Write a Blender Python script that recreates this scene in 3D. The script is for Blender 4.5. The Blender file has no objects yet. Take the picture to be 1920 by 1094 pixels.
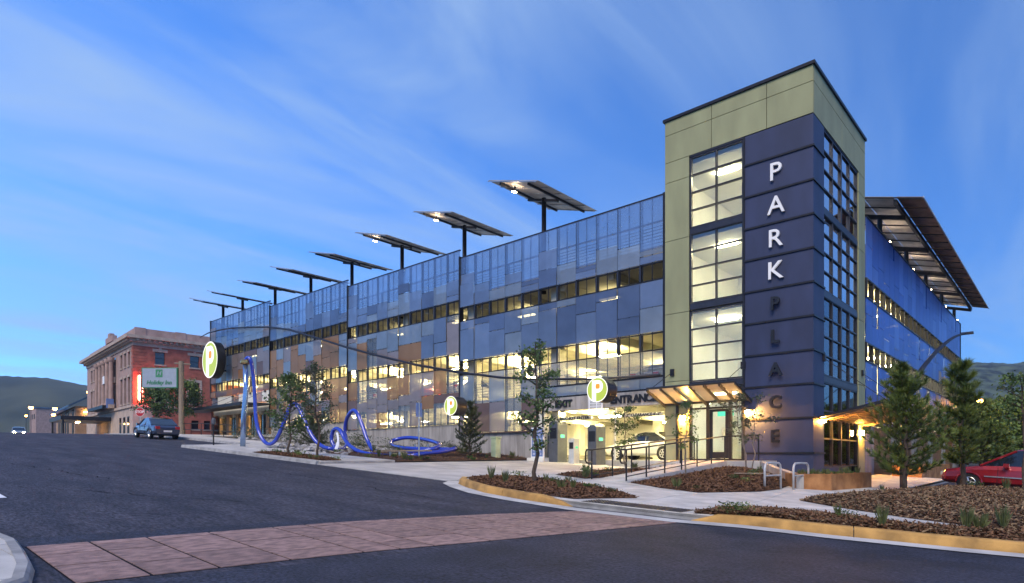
import bpy, math, random
from mathutils import Vector, Matrix, noise
R = math.radians
SC = bpy.context.scene
COL = SC.collection
# ---------------------------------------------------------------- camera
cam_d = bpy.data.cameras.new("camera"); cam = bpy.data.objects.new("camera", cam_d); COL.objects.link(cam)
SC.camera = cam
CAMX, CAMY, EYE = 7.391, -25.166, 0.97
cam.location = (CAMX, CAMY, EYE)
yaw = math.atan2(0.67224, 0.74033)
cam.rotation_euler = (R(90), 0, yaw)
cam_d.sensor_width = 36.0
cam_d.lens = 36.0 * 1165.0 / 1920.0
cam_d.shift_x = 0.0
cam_d.shift_y = (859.0 - 547.0) / 1920.0
cam_d.clip_start = 0.1; cam_d.clip_end = 4000
# ---------------------------------------------------------------- sky, sun, exposure
SUN_AZ, SUN_EL = R(262), R(12)
W = bpy.data.worlds.new("World"); SC.world = W; W.use_nodes = True
nt = W.node_tree; nt.nodes.clear()
def wn(t, **k):
    n = nt.nodes.new(t)
    for a, b in k.items(): setattr(n, a, b)
    return n
wo = wn('ShaderNodeOutputWorld'); bg = wn('ShaderNodeBackground'); bg.inputs['Strength'].default_value = 0.075
sky = wn('ShaderNodeTexSky', sky_type='NISHITA', sun_disc=False, sun_elevation=SUN_EL, sun_rotation=SUN_AZ,
         air_density=1.0, dust_density=0.1, ozone_density=2.2, altitude=900)
tint = wn('ShaderNodeMix', data_type='RGBA', blend_type='MULTIPLY'); tint.inputs[0].default_value = 1
tint.inputs[7].default_value = (0.42, 0.86, 1.66, 1)
gm_ = wn('ShaderNodeGamma'); gm_.inputs[1].default_value = 0.84; nt.links.new(sky.outputs[0], gm_.inputs[0]); nt.links.new(gm_.outputs[0], tint.inputs[6])
# thin wind-drawn cloud sheet: noise on a flat layer high above
tc = wn('ShaderNodeTexCoord'); sp = wn('ShaderNodeSeparateXYZ'); nt.links.new(tc.outputs['Generated'], sp.inputs[0])
def wm(op, a, b=None):
    n = wn('ShaderNodeMath', operation=op)
    for i, v in enumerate((a, b)):
        if v is None: continue
        if isinstance(v, (int, float)): n.inputs[i].default_value = v
        else: nt.links.new(v, n.inputs[i])
    return n.outputs[0]
zz = wm('ADD', wm('MAXIMUM', sp.outputs[2], 0.0), 0.14)
cx = wm('DIVIDE', sp.outputs[0], zz); cy = wm('DIVIDE', sp.outputs[1], zz)
cv = wn('ShaderNodeCombineXYZ'); nt.links.new(cx, cv.inputs[0]); nt.links.new(cy, cv.inputs[1])
mp = wn('ShaderNodeMapping'); mp.inputs['Rotation'].default_value = (0, 0, R(14)); mp.inputs['Scale'].default_value = (1.7, 0.5, 1)
nt.links.new(cv.outputs[0], mp.inputs[0])
n1 = wn('ShaderNodeTexNoise'); n1.inputs['Scale'].default_value = 1.0; n1.inputs['Detail'].default_value = 9; n1.inputs['Roughness'].default_value = 0.56
n1.inputs['Distortion'].default_value = 1.1
nt.links.new(mp.outputs[0], n1.inputs['Vector'])
n2 = wn('ShaderNodeTexNoise'); n2.inputs['Scale'].default_value = 0.55; n2.inputs['Detail'].default_value = 2
nt.links.new(cv.outputs[0], n2.inputs['Vector'])
r1 = wn('ShaderNodeMapRange'); r1.interpolation_type = 'SMOOTHSTEP'; r1.inputs[1].default_value = 0.32; r1.inputs[2].default_value = 0.78
nt.links.new(n1.outputs[0], r1.inputs[0])
r2 = wn('ShaderNodeMapRange'); r2.interpolation_type = 'SMOOTHSTEP'; r2.inputs[1].default_value = 0.30; r2.inputs[2].default_value = 0.60
nt.links.new(n2.outputs[0], r2.inputs[0])
cl = wm('MULTIPLY', wm('MULTIPLY', r1.outputs[0], r2.outputs[0]), 0.95)
cm = wn('ShaderNodeMix', data_type='RGBA', blend_type='MIX'); nt.links.new(cl, cm.inputs[0])
nt.links.new(tint.outputs[2], cm.inputs[6]); cm.inputs[7].default_value = (1.9, 2.8, 4.3, 1)
nt.links.new(cm.outputs[2], bg.inputs[0]); nt.links.new(bg.outputs[0], wo.inputs[0])
# added fill to lift facade and ground: one soft sun from behind the camera
sd = bpy.data.lights.new("fill_sun", 'SUN'); sd.energy = 1.2; sd.angle = R(30); sd.color = (1.0, 0.86, 0.72)
fill_sun = bpy.data.objects.new("fill_sun", sd); COL.objects.link(fill_sun)
sv = Vector((math.sin(R(158)) * math.cos(R(42)), math.cos(R(158)) * math.cos(R(42)), math.sin(R(42))))
fill_sun.rotation_euler = sv.to_track_quat('Z', 'Y').to_euler()
vs = SC.view_settings; vs.view_transform = 'Standard'; vs.look = 'None'; vs.exposure = 1.5; vs.gamma = 1.0; vs.use_curve_mapping = False
SC.cycles.use_denoising = True
SC.cycles.max_bounces = 7; SC.cycles.diffuse_bounces = 3; SC.cycles.glossy_bounces = 3; SC.cycles.transparent_max_bounces = 16
SC.cycles.transmission_bounces = 4; SC.cycles.sample_clamp_indirect = 6; SC.cycles.caustics_reflective = False; SC.cycles.caustics_refractive = False
random.seed(7)
# ---------------------------------------------------------------- materials
MATS = {}
def mat(name, col, rough=0.6, metal=0.0, var=0.15, vs=4.0, bump=0.0, bs=60.0, rnd=0.0, coat=0.0, col2=None, lo=.35, hi=.65, stretch=(1, 1, 1), alpha=None, spec=None, speck=0.0):
    m = bpy.data.materials.new(name); m.use_nodes = True; t = m.node_tree; n = t.nodes; p = n['Principled BSDF']
    p.inputs['Roughness'].default_value = rough; p.inputs['Metallic'].default_value = metal
    if coat: p.inputs['Coat Weight'].default_value = coat; p.inputs['Coat Roughness'].default_value = 0.06
    if spec is not None: p.inputs['Specular IOR Level'].default_value = spec
    tcn = n.new('ShaderNodeTexCoord'); mpn = n.new('ShaderNodeMapping'); mpn.inputs['Scale'].default_value = stretch
    t.links.new(tcn.outputs['Object'], mpn.inputs[0])
    nz = n.new('ShaderNodeTexNoise'); nz.inputs['Scale'].default_value = vs; nz.inputs['Detail'].default_value = 6
    t.links.new(mpn.outputs[0], nz.inputs['Vector'])
    mr = n.new('ShaderNodeMapRange'); mr.inputs[1].default_value = lo; mr.inputs[2].default_value = hi
    t.links.new(nz.outputs[0], mr.inputs[0])
    mx = n.new('ShaderNodeMix'); mx.data_type = 'RGBA'
    c = Vector(col); a = c * (1 - var); b = (Vector(col2) if col2 else c * (1 + var))
    mx.inputs[6].default_value = (*a, 1); mx.inputs[7].default_value = (*b, 1)
    t.links.new(mr.outputs[0], mx.inputs[0]); out = mx.outputs[2]
    if speck:
        n4 = n.new('ShaderNodeTexNoise'); n4.inputs['Scale'].default_value = 26; n4.inputs['Detail'].default_value = 3; t.links.new(mpn.outputs[0], n4.inputs['Vector'])
        mr4 = n.new('ShaderNodeMapRange'); mr4.inputs[1].default_value = .3; mr4.inputs[2].default_value = .72; mr4.inputs[3].default_value = 1 - speck; mr4.inputs[4].default_value = 1 + speck * 1.6; t.links.new(n4.outputs[0], mr4.inputs[0])
        v4 = n.new('ShaderNodeVectorMath'); v4.operation = 'SCALE'; t.links.new(out, v4.inputs[0]); t.links.new(mr4.outputs[0], v4.inputs['Scale']); out = v4.outputs[0]
    if rnd:
        oi = n.new('ShaderNodeObjectInfo'); mr2 = n.new('ShaderNodeMapRange'); mr2.inputs[3].default_value = 1 - rnd; mr2.inputs[4].default_value = 1 + rnd
        t.links.new(oi.outputs['Random'], mr2.inputs[0])
        vm = n.new('ShaderNodeVectorMath'); vm.operation = 'SCALE'; t.links.new(out, vm.inputs[0]); t.links.new(mr2.outputs[0], vm.inputs['Scale']); out = vm.outputs[0]
    t.links.new(out, p.inputs['Base Color'])
    if bump:
        n3 = n.new('ShaderNodeTexNoise'); n3.inputs['Scale'].default_value = bs; n3.inputs['Detail'].default_value = 4
        t.links.new(mpn.outputs[0], n3.inputs['Vector'])
        bp = n.new('ShaderNodeBump'); bp.inputs['Strength'].default_value = bump; bp.inputs['Distance'].default_value = 0.02
        t.links.new(n3.outputs[0], bp.inputs['Height']); t.links.new(bp.outputs[0], p.inputs['Normal'])
    if alpha is not None: p.inputs['Alpha'].default_value = alpha
    MATS[name] = m
    return m
def emit(name, col, s):
    m = bpy.data.materials.new(name); m.use_nodes = True; n = m.node_tree.nodes; p = n['Principled BSDF']
    p.inputs['Base Color'].default_value = (*[min(1, c) * .25 for c in col], 1); p.inputs['Emission Color'].default_value = (*col, 1); p.inputs['Emission Strength'].default_value = s
    MATS[name] = m; return m
def glass(name, tintc, refl=0.12, rough=0.02):
    m = bpy.data.materials.new(name); m.use_nodes = True; t = m.node_tree; n = t.nodes; n.clear()
    o = n.new('ShaderNodeOutputMaterial'); mx = n.new('ShaderNodeMixShader'); tr = n.new('ShaderNodeBsdfTransparent'); gl = n.new('ShaderNodeBsdfGlossy')
    lw = n.new('ShaderNodeFresnel'); lw.inputs['IOR'].default_value = 1.5
    ad = n.new('ShaderNodeMath'); ad.operation = 'ADD'; ad.use_clamp = True; ad.inputs[1].default_value = refl
    tr.inputs[0].default_value = (*tintc, 1); gl.inputs['Roughness'].default_value = rough; gl.inputs[0].default_value = (.9, .95, 1, 1)
    t.links.new(lw.outputs[0], ad.inputs[0]); t.links.new(ad.outputs[0], mx.inputs[0]); t.links.new(tr.outputs[0], mx.inputs[1]); t.links.new(gl.outputs[0], mx.inputs[2]); t.links.new(mx.outputs[0], o.inputs[0])
    MATS[name] = m; return m
def perforated(name, col, openr, rough=.38, metal=.75, rnd=.12):
    # perforated sheet metal: fine holes blend to an even share of see-through at this distance
    m = mat(name, col, rough, metal, .08, 1.2, rnd=rnd)
    t = m.node_tree; n = t.nodes; p = n['Principled BSDF']; o = n['Material Output']
    tr = n.new('ShaderNodeBsdfTransparent'); mx = n.new('ShaderNodeMixShader'); mx.inputs[0].default_value = openr
    t.links.new(p.outputs[0], mx.inputs[1]); t.links.new(tr.outputs[0], mx.inputs[2]); t.links.new(mx.outputs[0], o.inputs[0])
    return m
mat('asphalt', (.024, .025, .040), .8, var=.4, vs=1.6, bump=1, bs=40, col2=(.046, .044, .060), spec=.4, speck=.85, stretch=(.28, 1, 1), lo=.3, hi=.7)
mat('asphalt_new', (.020, .022, .036), .78, var=.3, vs=1.3, bump=1, bs=40, spec=.4, speck=.85)
mat('tar', (.016, .016, .022), .95, spec=.1)
mat('concrete', (.50, .485, .46), .85, var=.18, vs=1.6, bump=.25, bs=40, rnd=.07)
mat('apron_concrete', (.42, .405, .39), .85, var=.18, vs=1.1, bump=.25, bs=40, rnd=.06)
mat('wall_concrete', (.34, .32, .30), .85, var=.22, vs=1.5, bump=.3, bs=20, stretch=(3, 3, .35))
mat('stamped', (.27, .17, .145), .72, var=.32, vs=7, bump=.7, bs=30, rnd=.16, stretch=(1.6, .9, 1))
mat('kerb_yellow', (.42, .235, .065), .75, var=.3, vs=3, bump=.3, bs=30, rnd=.06)
mat('kerb_grey', (.30, .30, .30), .85, var=.25, vs=3, bump=.3, bs=30)
mat('mulch', (.055, .028, .016), .95, var=.5, vs=9, bump=1, bs=30)
mat('mulch_chip', (.14, .060, .030), .9, var=.6, vs=14, col2=(.25, .125, .06), lo=.3, hi=.7)
mat('mulch_chip_pale', (.20, .12, .06), .9, var=.6, vs=14, col2=(.36, .25, .14), lo=.3, hi=.7)
mat('soil', (.06, .05, .035), .95, var=.4, vs=1.0)
mat('iron', (.055, .045, .042), .6, .4, var=.3, vs=6, bump=.2)
mat('olive', (.285, .30, .165), .7, var=.10, vs=1.4, bump=.12, bs=6, rnd=.04, stretch=(1, 1, .3))
mat('siding', (.024, .034, .088), .58, var=.16, vs=1.6, bump=.14, bs=5, rnd=.08, stretch=(1, 1, .4))
mat('dark_metal', (.022, .022, .027), .45, .5, var=.2, vs=4)
mat('black_paint', (.015, .015, .018), .4, .2, var=.2)
mat('frame_metal', (.045, .047, .06), .42, .6, var=.12)
mat('galv', (.50, .52, .55), .38, .85, var=.15, vs=6)
mat('rack_grey', (.50, .50, .50), .45, .4, var=.1, vs=6)
mat('white_wall', (.74, .73, .66), .8, var=.06, vs=.8)
mat('garage_concrete', (.62, .60, .50), .85, var=.12, vs=.9, bump=.1, bs=20)
mat('deck', (.40, .39, .35), .8, var=.15, vs=1)
mat('white_paint', (.78, .78, .78), .5, var=.05)
mat('letter_white', (.85, .85, .85), .4, var=.03)
mat('corten', (.34, .135, .04), .8, var=.35, vs=2.4, bump=.2, bs=30, col2=(.45, .21, .075))
mat('hose_blue', (.02, .045, .42), .22, 0, var=.1, vs=2, coat=1.0)
mat('hose_pipe', (.30, .42, .62), .18, .85, var=.12, vs=3)
mat('brass', (.55, .34, .13), .25, .9, var=.12, vs=5)
mat('stone', (.36, .35, .35), .85, var=.3, vs=4, bump=.6, bs=12, rnd=.28)
mat('bark', (.075, .055, .042), .9, var=.4, vs=9, bump=.7, bs=25, stretch=(3, 3, .5))
mat('bark_pale', (.17, .15, .13), .85, var=.3, vs=9, bump=.4, bs=25)
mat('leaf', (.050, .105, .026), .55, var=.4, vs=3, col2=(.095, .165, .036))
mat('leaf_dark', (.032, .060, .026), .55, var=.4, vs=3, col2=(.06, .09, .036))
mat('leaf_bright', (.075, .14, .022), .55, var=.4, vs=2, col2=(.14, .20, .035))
mat('needles', (.055, .115, .024), .5, var=.4, vs=2.2, col2=(.17, .22, .04))
mat('needles_dark', (.030, .055, .022), .5, var=.45, vs=2.5, col2=(.075, .10, .03))
mat('grass', (.075, .115, .035), .7, var=.4, vs=5, col2=(.15, .17, .06))
mat('hill_left', (.036, .055, .040), .95, var=.45, vs=.02, col2=(.065, .075, .045))
mat('hill_right', (.030, .056, .040), .95, var=.75, vs=.11, bump=1, bs=.2, col2=(.075, .105, .06), lo=.38, hi=.62)
mat('brick', (.34, .105, .07), .85, var=.22, vs=1.5, bump=.3, bs=14, rnd=.05)
mat('limestone', (.42, .33, .27), .8, var=.15, vs=1.2, bump=.2, bs=16)
mat('limestone_grey', (.36, .25, .22), .8, var=.15, vs=1.2, bump=.2, bs=16)
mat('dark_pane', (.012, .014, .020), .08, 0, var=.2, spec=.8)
mat('blue_roof', (.05, .11, .20), .5, .3, var=.15, vs=.8)
mat('tan_wall', (.38, .25, .16), .8, var=.2, vs=.8)
mat('solar_cell', (.012, .016, .045), .15, .1, var=.2, coat=.6)
mat('solar_back', (.42, .40, .38), .55, var=.3, vs=1.2, rnd=.15)
mat('slat_brown', (.32, .21, .16), .6, var=.3, vs=2, rnd=.15)
mat('car_red', (.30, .012, .018), .3, .3, var=.06, coat=1.0)
mat('car_blue', (.045, .06, .11), .3, .4, var=.06, coat=1.0)
mat('car_white', (.72, .72, .70), .3, .1, var=.04, coat=1.0)
mat('car_silver', (.42, .43, .44), .3, .6, var=.04, coat=1.0)
mat('car_green', (.05, .09, .06), .3, .4, var=.04, coat=1.0)
mat('car_glass', (.010, .014, .022), .04, 0, var=.1, coat=1.0)
mat('tyre', (.018, .018, .019), .85, var=.2, bump=.2)
mat('rim', (.52, .53, .55), .28, .9, var=.06)
mat('kiosk', (.085, .095, .115), .5, .2, var=.12)
mat('kiosk_pale', (.55, .57, .55), .5, .1, var=.1)
mat('box_green', (.42, .52, .34), .6, var=.12)
mat('stop_red', (.42, .01, .02), .4, var=.08)
mat('sign_blue', (.12, .19, .42), .5, var=.06)
mat('sign_face', (.28, .34, .43), .5, var=.05)
mat('sign_green', (.03, .22, .10), .5, var=.06)
mat('soffit', (.30, .20, .13), .6, var=.2)
mat('storefront', (.40, .24, .14), .75, var=.2, vs=1.2)
mat('timber', (.24, .19, .14), .85, var=.3, vs=6, stretch=(.5, 6, 6))
mat('canopy_glass_frame', (.05, .055, .065), .4, .6, var=.1)
perforated('mesh_top', (.24, .34, .50), .52)
perforated('panel_slate', (.17, .20, .27), .15)
perforated('panel_blue', (.27, .31, .39), .30)
perforated('panel_silver', (.40, .42, .44), .42)
perforated('panel_clear', (.36, .36, .36), .68)
perforated('panel_copper', (.42, .215, .10), .38, metal=.45)
perforated('panel_brown', (.20, .12, .10), .22, metal=.4)
perforated('panel_taupe', (.38, .31, .30), .40, metal=.5)
perforated('side_blue', (.045, .10, .36), .03)  # deep sky reflection is put into the base colour of both side blues
perforated('side_blue_pale', (.11, .18, .46), .05)
perforated('side_copper', (.36, .19, .10), .08, metal=.4)
glass('glass', (.95, .97, .97), .05)
glass('glass_dusk', (.55, .66, .85), .42)
mat('glass_canopy', (.55, .57, .58), .3, var=.08, vs=2, alpha=.5)
emit('tube_light', (1.0, .81, .38), 125)
emit('tube_light_dim', (1.0, .84, .42), 3.0)
emit('tube_light_side', (1.0, .82, .40), 22)
emit('tube_light_stair', (1.0, .88, .50), 46)
emit('sconce', (1.0, .44, .07), 520)
emit('sodium', (1.0, .42, .07), 14)
emit('lime_lit', (.45, .56, .075), .36)
emit('white_lit', (1.0, .98, .88), .46)
emit('orange_lit', (1.0, .36, .03), .34)
emit('neon_red', (1.0, .06, .035), 22)
emit('neon_white', (1.0, .16, .10), 26)
emit('headlight', (1.0, .74, .36), 90)
emit('roof_lamp', (1.0, .72, .46), 30)
emit('screen_green', (.1, .9, .45), .5)
emit('tail_lit', (1.0, .05, .03), 6)
emit('nozzle_lit', (.75, .78, 1.0), .28)
emit('shop_lit', (1.0, .62, .22), 24)
# ---------------------------------------------------------------- mesh helpers
class MB:
    def __init__(s): s.v = []; s.f = []
    def add(s, vs, fs):
        b = len(s.v); s.v.extend(vs); s.f.extend([tuple(i + b for i in f) for f in fs]); return s
    def box(s, x0, y0, z0, x1, y1, z1):
        if x0 > x1: x0, x1 = x1, x0
        if y0 > y1: y0, y1 = y1, y0
        if z0 > z1: z0, z1 = z1, z0
        return s.add([(x0, y0, z0), (x1, y0, z0), (x1, y1, z0), (x0, y1, z0), (x0, y0, z1), (x1, y0, z1), (x1, y1, z1), (x0, y1, z1)],
              [(3, 2, 1, 0), (4, 5, 6, 7), (0, 1, 5, 4), (1, 2, 6, 5), (2, 3, 7, 6), (3, 0, 4, 7)])
    def tube(s, pts, r, n=8, cap=True):
        pts = [Vector(p) for p in pts]; N = len(pts); rs = r if isinstance(r, (list, tuple)) else [r] * N
        rings = []; prev = None
        for i, p in enumerate(pts):
            d = (pts[min(i + 1, N - 1)] - pts[max(i - 1, 0)])
            d = d.normalized() if d.length > 1e-9 else Vector((0, 0, 1))
            if prev is None: a = d.orthogonal().normalized()
            else:
                a = prev - d * prev.dot(d)
                a = a.normalized() if a.length > 1e-6 else d.orthogonal().normalized()
            prev = a; b = d.cross(a)
            rings.append([tuple(p + (a * math.cos(2 * math.pi * k / n) + b * math.sin(2 * math.pi * k / n)) * rs[i]) for k in range(n)])
        fs = []
        for i in range(N - 1):
            for k in range(n):
                k2 = (k + 1) % n
                fs.append((i * n + k, i * n + k2, (i + 1) * n + k2, (i + 1) * n + k))
        if cap: fs.append(tuple(range(n - 1, -1, -1))); fs.append(tuple((N - 1) * n + k for k in range(n)))
        return s.add([v for r_ in rings for v in r_], fs)
    def prism(s, poly, z0, z1):
        n = len(poly)
        A = sum(poly[i][0] * poly[(i + 1) % n][1] - poly[(i + 1) % n][0] * poly[i][1] for i in range(n))
        if A < 0: poly = poly[::-1]
        f0 = z0 if callable(z0) else (lambda x, y: z0); f1 = z1 if callable(z1) else (lambda x, y: z1)
        vs = [(x, y, f0(x, y)) for x, y in poly] + [(x, y, f1(x, y)) for x, y in poly]
        fs = [tuple(range(n - 1, -1, -1)), tuple(range(n, 2 * n))] + [(i, (i + 1) % n, n + (i + 1) % n, n + i) for i in range(n)]
        return s.add(vs, fs)
    def lathe(s, prof, n=24, axis='z', org=(0, 0, 0)):
        vs = []
        for r, h in prof:
            for k in range(n):
                c, q = r * math.cos(2 * math.pi * k / n), r * math.sin(2 * math.pi * k / n)
                vs.append({'z': (c, q, h), 'y': (c, h, q), 'x': (h, c, q)}[axis])
        vs = [(a + org[0], b + org[1], c + org[2]) for a, b, c in vs]
        fs = []
        for i in range(len(prof) - 1):
            for k in range(n):
                k2 = (k + 1) % n; fs.append((i * n + k, i * n + k2, (i + 1) * n + k2, (i + 1) * n + k))
        fs.append(tuple(range(n - 1, -1, -1))); fs.append(tuple((len(prof) - 1) * n + k for k in range(n)))
        return s.add(vs, fs)
    def mesh(s, name, m, off=(0, 0, 0), smooth=False):
        me = bpy.data.meshes.new(name)
        me.from_pydata([(x - off[0], y - off[1], z - off[2]) for x, y, z in s.v] if any(off) else s.v, [], s.f)
        me.materials.append(MATS[m] if isinstance(m, str) else m)
        if smooth: me.polygons.foreach_set('use_smooth', [True] * len(me.polygons))
        me.update(); return me
    def build(s, name, m, parent=None, world=False, smooth=False):
        off = (0, 0, 0)
        if world and parent is not None:
            p = parent; off = Vector((0, 0, 0))
            while p is not None: off = off + p.location; p = p.parent
            off = tuple(off)
        return link(name, s.mesh(name, m, off, smooth), parent)
def link(name, data, parent=None, loc=None, rz=None):
    o = bpy.data.objects.new(name, data); COL.objects.link(o); o.parent = parent
    if loc: o.location = loc
    if rz is not None: o.rotation_euler = (0, 0, rz)
    return o
def tag(o, label=None, cat=None, group=None, kind=None):
    for k, v in (('label', label), ('category', cat), ('group', group), ('kind', kind)):
        if v: o[k] = v
    return o
def thing(name, label, cat, loc=(0, 0, 0), rz=0, group=None):
    return tag(link(name, None, None, loc, rz), label, cat, group)
def dup(o, parent=None, label=None, loc=None, rz=None, kids=None):
    c = o.copy(); COL.objects.link(c)
    if parent is not None: c.parent = parent
    if label: c['label'] = label
    if loc: c.location = loc
    if rz is not None: c.rotation_euler = (0, 0, rz)
    for ch in list(o.children): dup(ch, c)
    return c
def box(name, m, parent, x0, y0, z0, x1, y1, z1, world=True): return MB().box(x0, y0, z0, x1, y1, z1).build(name, m, parent, world)
def text_mesh(body, size, depth, m, bold=0.0, shear=0.0, width=None):
    cu = bpy.data.curves.new('lettering', 'FONT'); cu.body = body; cu.size = size; cu.extrude = depth / 2; cu.offset = bold; cu.shear = shear
    cu.align_x = 'CENTER'; cu.align_y = 'CENTER'; cu.resolution_u = 3
    o = bpy.data.objects.new('lettering', cu); COL.objects.link(o); bpy.context.view_layer.update()
    me = bpy.data.meshes.new_from_object(o.evaluated_get(bpy.context.evaluated_depsgraph_get()))
    bpy.data.objects.remove(o); bpy.data.curves.remove(cu)
    me.materials.clear(); me.materials.append(MATS[m])
    xs = [v.co.x for v in me.vertices]
    if xs:
        mid = (min(xs) + max(xs)) / 2; k = 1.0 if not width else width / max(1e-6, max(xs) - min(xs))
        for v in me.vertices: v.co.x = (v.co.x - mid) * k
    return me
FACE_S = Matrix.Rotation(R(90), 4, 'X')                                   # reads from -Y
def letter(body, size, depth, m, parent, x, y, z, name='letter', bold=0.0, shear=0.0, rot=None, width=None):
    me = text_mesh(body, size, depth, m, bold, shear, width); me.name = name
    me.transform(Matrix.Translation((x, y, z)) @ (rot or FACE_S)); return link(name, me, parent)
def gz(x, y):
    s = -x
    z = .06 * s if s < 48 else 2.88 + (.022 * (s - 48) if s < 160 else .022 * 112 - .01 * (s - 160))
    if s < -20: z = -1.2
    return z + .0075 * max(-40, min(40, y))
G = lambda o: (lambda x, y: gz(x, y) + o)
def inpoly(x, y, P):
    c = False; n = len(P)
    for i in range(n):
        (x1, y1), (x2, y2) = P[i], P[i - 1]
        if (y1 > y) != (y2 > y) and x < (x2 - x1) * (y - y1) / (y2 - y1) + x1: c = not c
    return c
def clip(poly, cell):
    out = list(poly); n = len(cell)
    for i in range(n):
        ax, ay = cell[i]; bx, by = cell[(i + 1) % n]; inp = out; out = []
        side = lambda p: (bx - ax) * (p[1] - ay) - (by - ay) * (p[0] - ax)
        for j in range(len(inp)):
            p, q = inp[j], inp[(j + 1) % len(inp)]; sp_, sq = side(p), side(q)
            if sp_ >= 0: out.append(p)
            if (sp_ >= 0) != (sq >= 0):
                t = sp_ / (sp_ - sq); out.append((p[0] + t * (q[0] - p[0]), p[1] + t * (q[1] - p[1])))
        if not out: return []
    res = [out[0]]
    for p in out[1:]:
        if abs(p[0] - res[-1][0]) + abs(p[1] - res[-1][1]) > 1e-4: res.append(p)
    return res
def area(P): return abs(sum(P[i][0] * P[(i + 1) % len(P)][1] - P[(i + 1) % len(P)][0] * P[i][1] for i in range(len(P)))) / 2
def slabs(name, region, mt, parent, dx, dy, ox, oy, ang, top, bot=-.05, gap=.012):
    ca, sa = math.cos(ang), math.sin(ang)
    loc = [((x - ox) * ca + (y - oy) * sa, -(x - ox) * sa + (y - oy) * ca) for x, y in region]
    x0 = math.floor(min(p[0] for p in loc) / dx); x1 = math.ceil(max(p[0] for p in loc) / dx)
    y0 = math.floor(min(p[1] for p in loc) / dy); y1 = math.ceil(max(p[1] for p in loc) / dy)
    for i in range(x0, x1):
        for j in range(y0, y1):
            cell = [(i * dx + gap / 2, j * dy + gap / 2), ((i + 1) * dx - gap / 2, j * dy + gap / 2), ((i + 1) * dx - gap / 2, (j + 1) * dy - gap / 2), (i * dx + gap / 2, (j + 1) * dy - gap / 2)]
            c = clip(loc, cell)
            if len(c) < 3 or area(c) < .02: continue
            w = [(ox + x * ca - y * sa, oy + x * sa + y * ca) for x, y in c]
            e = random.uniform(-.002, .002)
            MB().prism(w, G(bot), G(top + e)).build(name, mt, parent)
# ================================================================ GROUND
def sheet(name, m, xs, ys, off, parent=None):
    b = MB(); nx, ny = len(xs), len(ys)
    b.add([(x, y, gz(x, y) + off) for y in ys for x in xs], [(j * nx + i, j * nx + i + 1, (j + 1) * nx + i + 1, (j + 1) * nx + i) for j in range(ny - 1) for i in range(nx - 1)])
    return tag(b.build(name, m, parent), kind='structure')
sheet('ground', 'soil', [-900, -400, -160, -100, -48, -20, 20, 60, 400, 900], [-700, -200, -40, 0, 40, 200, 900], -.10)
sheet('road', 'asphalt', [-330, -160, -120, -80, -48, -20, 0, 20, 70], [-40, -24, -10, -5, 3], 0)
tag(MB().prism([(1.2, -40), (70, -40), (70, -8), (14, -8), (13, -10), (9.5, -12.2), (6.9, -13.4), (4.3, -14.1), (2.2, -14.62), (1.55, -18.07), (.3, -25.5)], G(-.02), G(.004)).build('road_resurfaced', 'asphalt_new'), kind='structure')
sheet('parking_lot', 'asphalt_new', [3.2, 20, 60], [-3, 0, 40, 60], .012)
# dark patch band beside the crossing and hairline cracks (sealed)
tag(MB().prism([(-2.35, -23.7), (-1.75, -23.7), (-.2, -14.9), (-.75, -14.9), (-1.6, -18.5)], G(-.02), G(.004)).build('road_patch', 'asphalt_new'), kind='structure')
cr = MB()
for x0, y0, x1, y1, n in ((-9, -22.5, -4.5, -19.8, 16), (-16, -21.5, -10, -20.5, 18), (-4.2, -22.6, -3.2, -20.5, 9), (-14, -15.6, -3.2, -16.2, 26)):
    px, py = x0, y0
    for i in range(1, n + 1):
        t = i / n; x = x0 + (x1 - x0) * t + random.uniform(-.12, .12); y = y0 + (y1 - y0) * t + random.uniform(-.12, .12); w = random.uniform(.008, .024)
        cr.add([(px, py - w, gz(px, py) + .007), (x, y - w, gz(x, y) + .007), (x, y + w, gz(x, y) + .007), (px, py + w, gz(px, py) + .007)], [(0, 1, 2, 3)]); px, py = x, y
tag(cr.build('road_crack', 'tar'), kind='structure')
tag(MB().prism([(-10.2, -23.1), (-7.0, -23.1), (-7.0, -22.98), (-10.2, -22.98)], G(-.02), G(.005)).build('lane_marking', 'white_paint'), kind='structure')
# stamped crossing
cw = tag(link('crosswalk', None), kind='structure')
CWR = [(-1.65, -23.55), (.62, -23.0), (.45, -23.6), (.75, -20.95), (1.38, -18.07), (1.95, -14.62), (-.06, -14.86), (-.38, -15.33), (-.81, -17.02), (-1.40, -19.59)]
CWR = [(-1.70, -23.62), (.50, -23.62), (.80, -20.95), (1.38, -18.07), (1.97, -14.66), (-.04, -14.9), (-.76, -17.02), (-1.36, -19.59)]
MB().prism(CWR, G(-.02), G(.003)).build('bedding', 'tar', cw)
def lerp2(p, q, t): return (p[0] + (q[0] - p[0]) * t, p[1] + (q[1] - p[1]) * t)
def edge(P, t):
    L = [math.dist(a, b) for a, b in zip(P, P[1:])]; d = t * sum(L)
    for i, l in enumerate(L):
        if d <= l or i == len(L) - 1: return lerp2(P[i], P[i + 1], d / l)
        d -= l
EL, ER = [CWR[0], CWR[7], CWR[6], CWR[5]], [CWR[1], CWR[2], CWR[3], CWR[4]]
random.seed(3); ts = [0]
while ts[-1] < 1: ts.append(min(1, ts[-1] + random.choice((.055, .07, .085, .1))))
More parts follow.
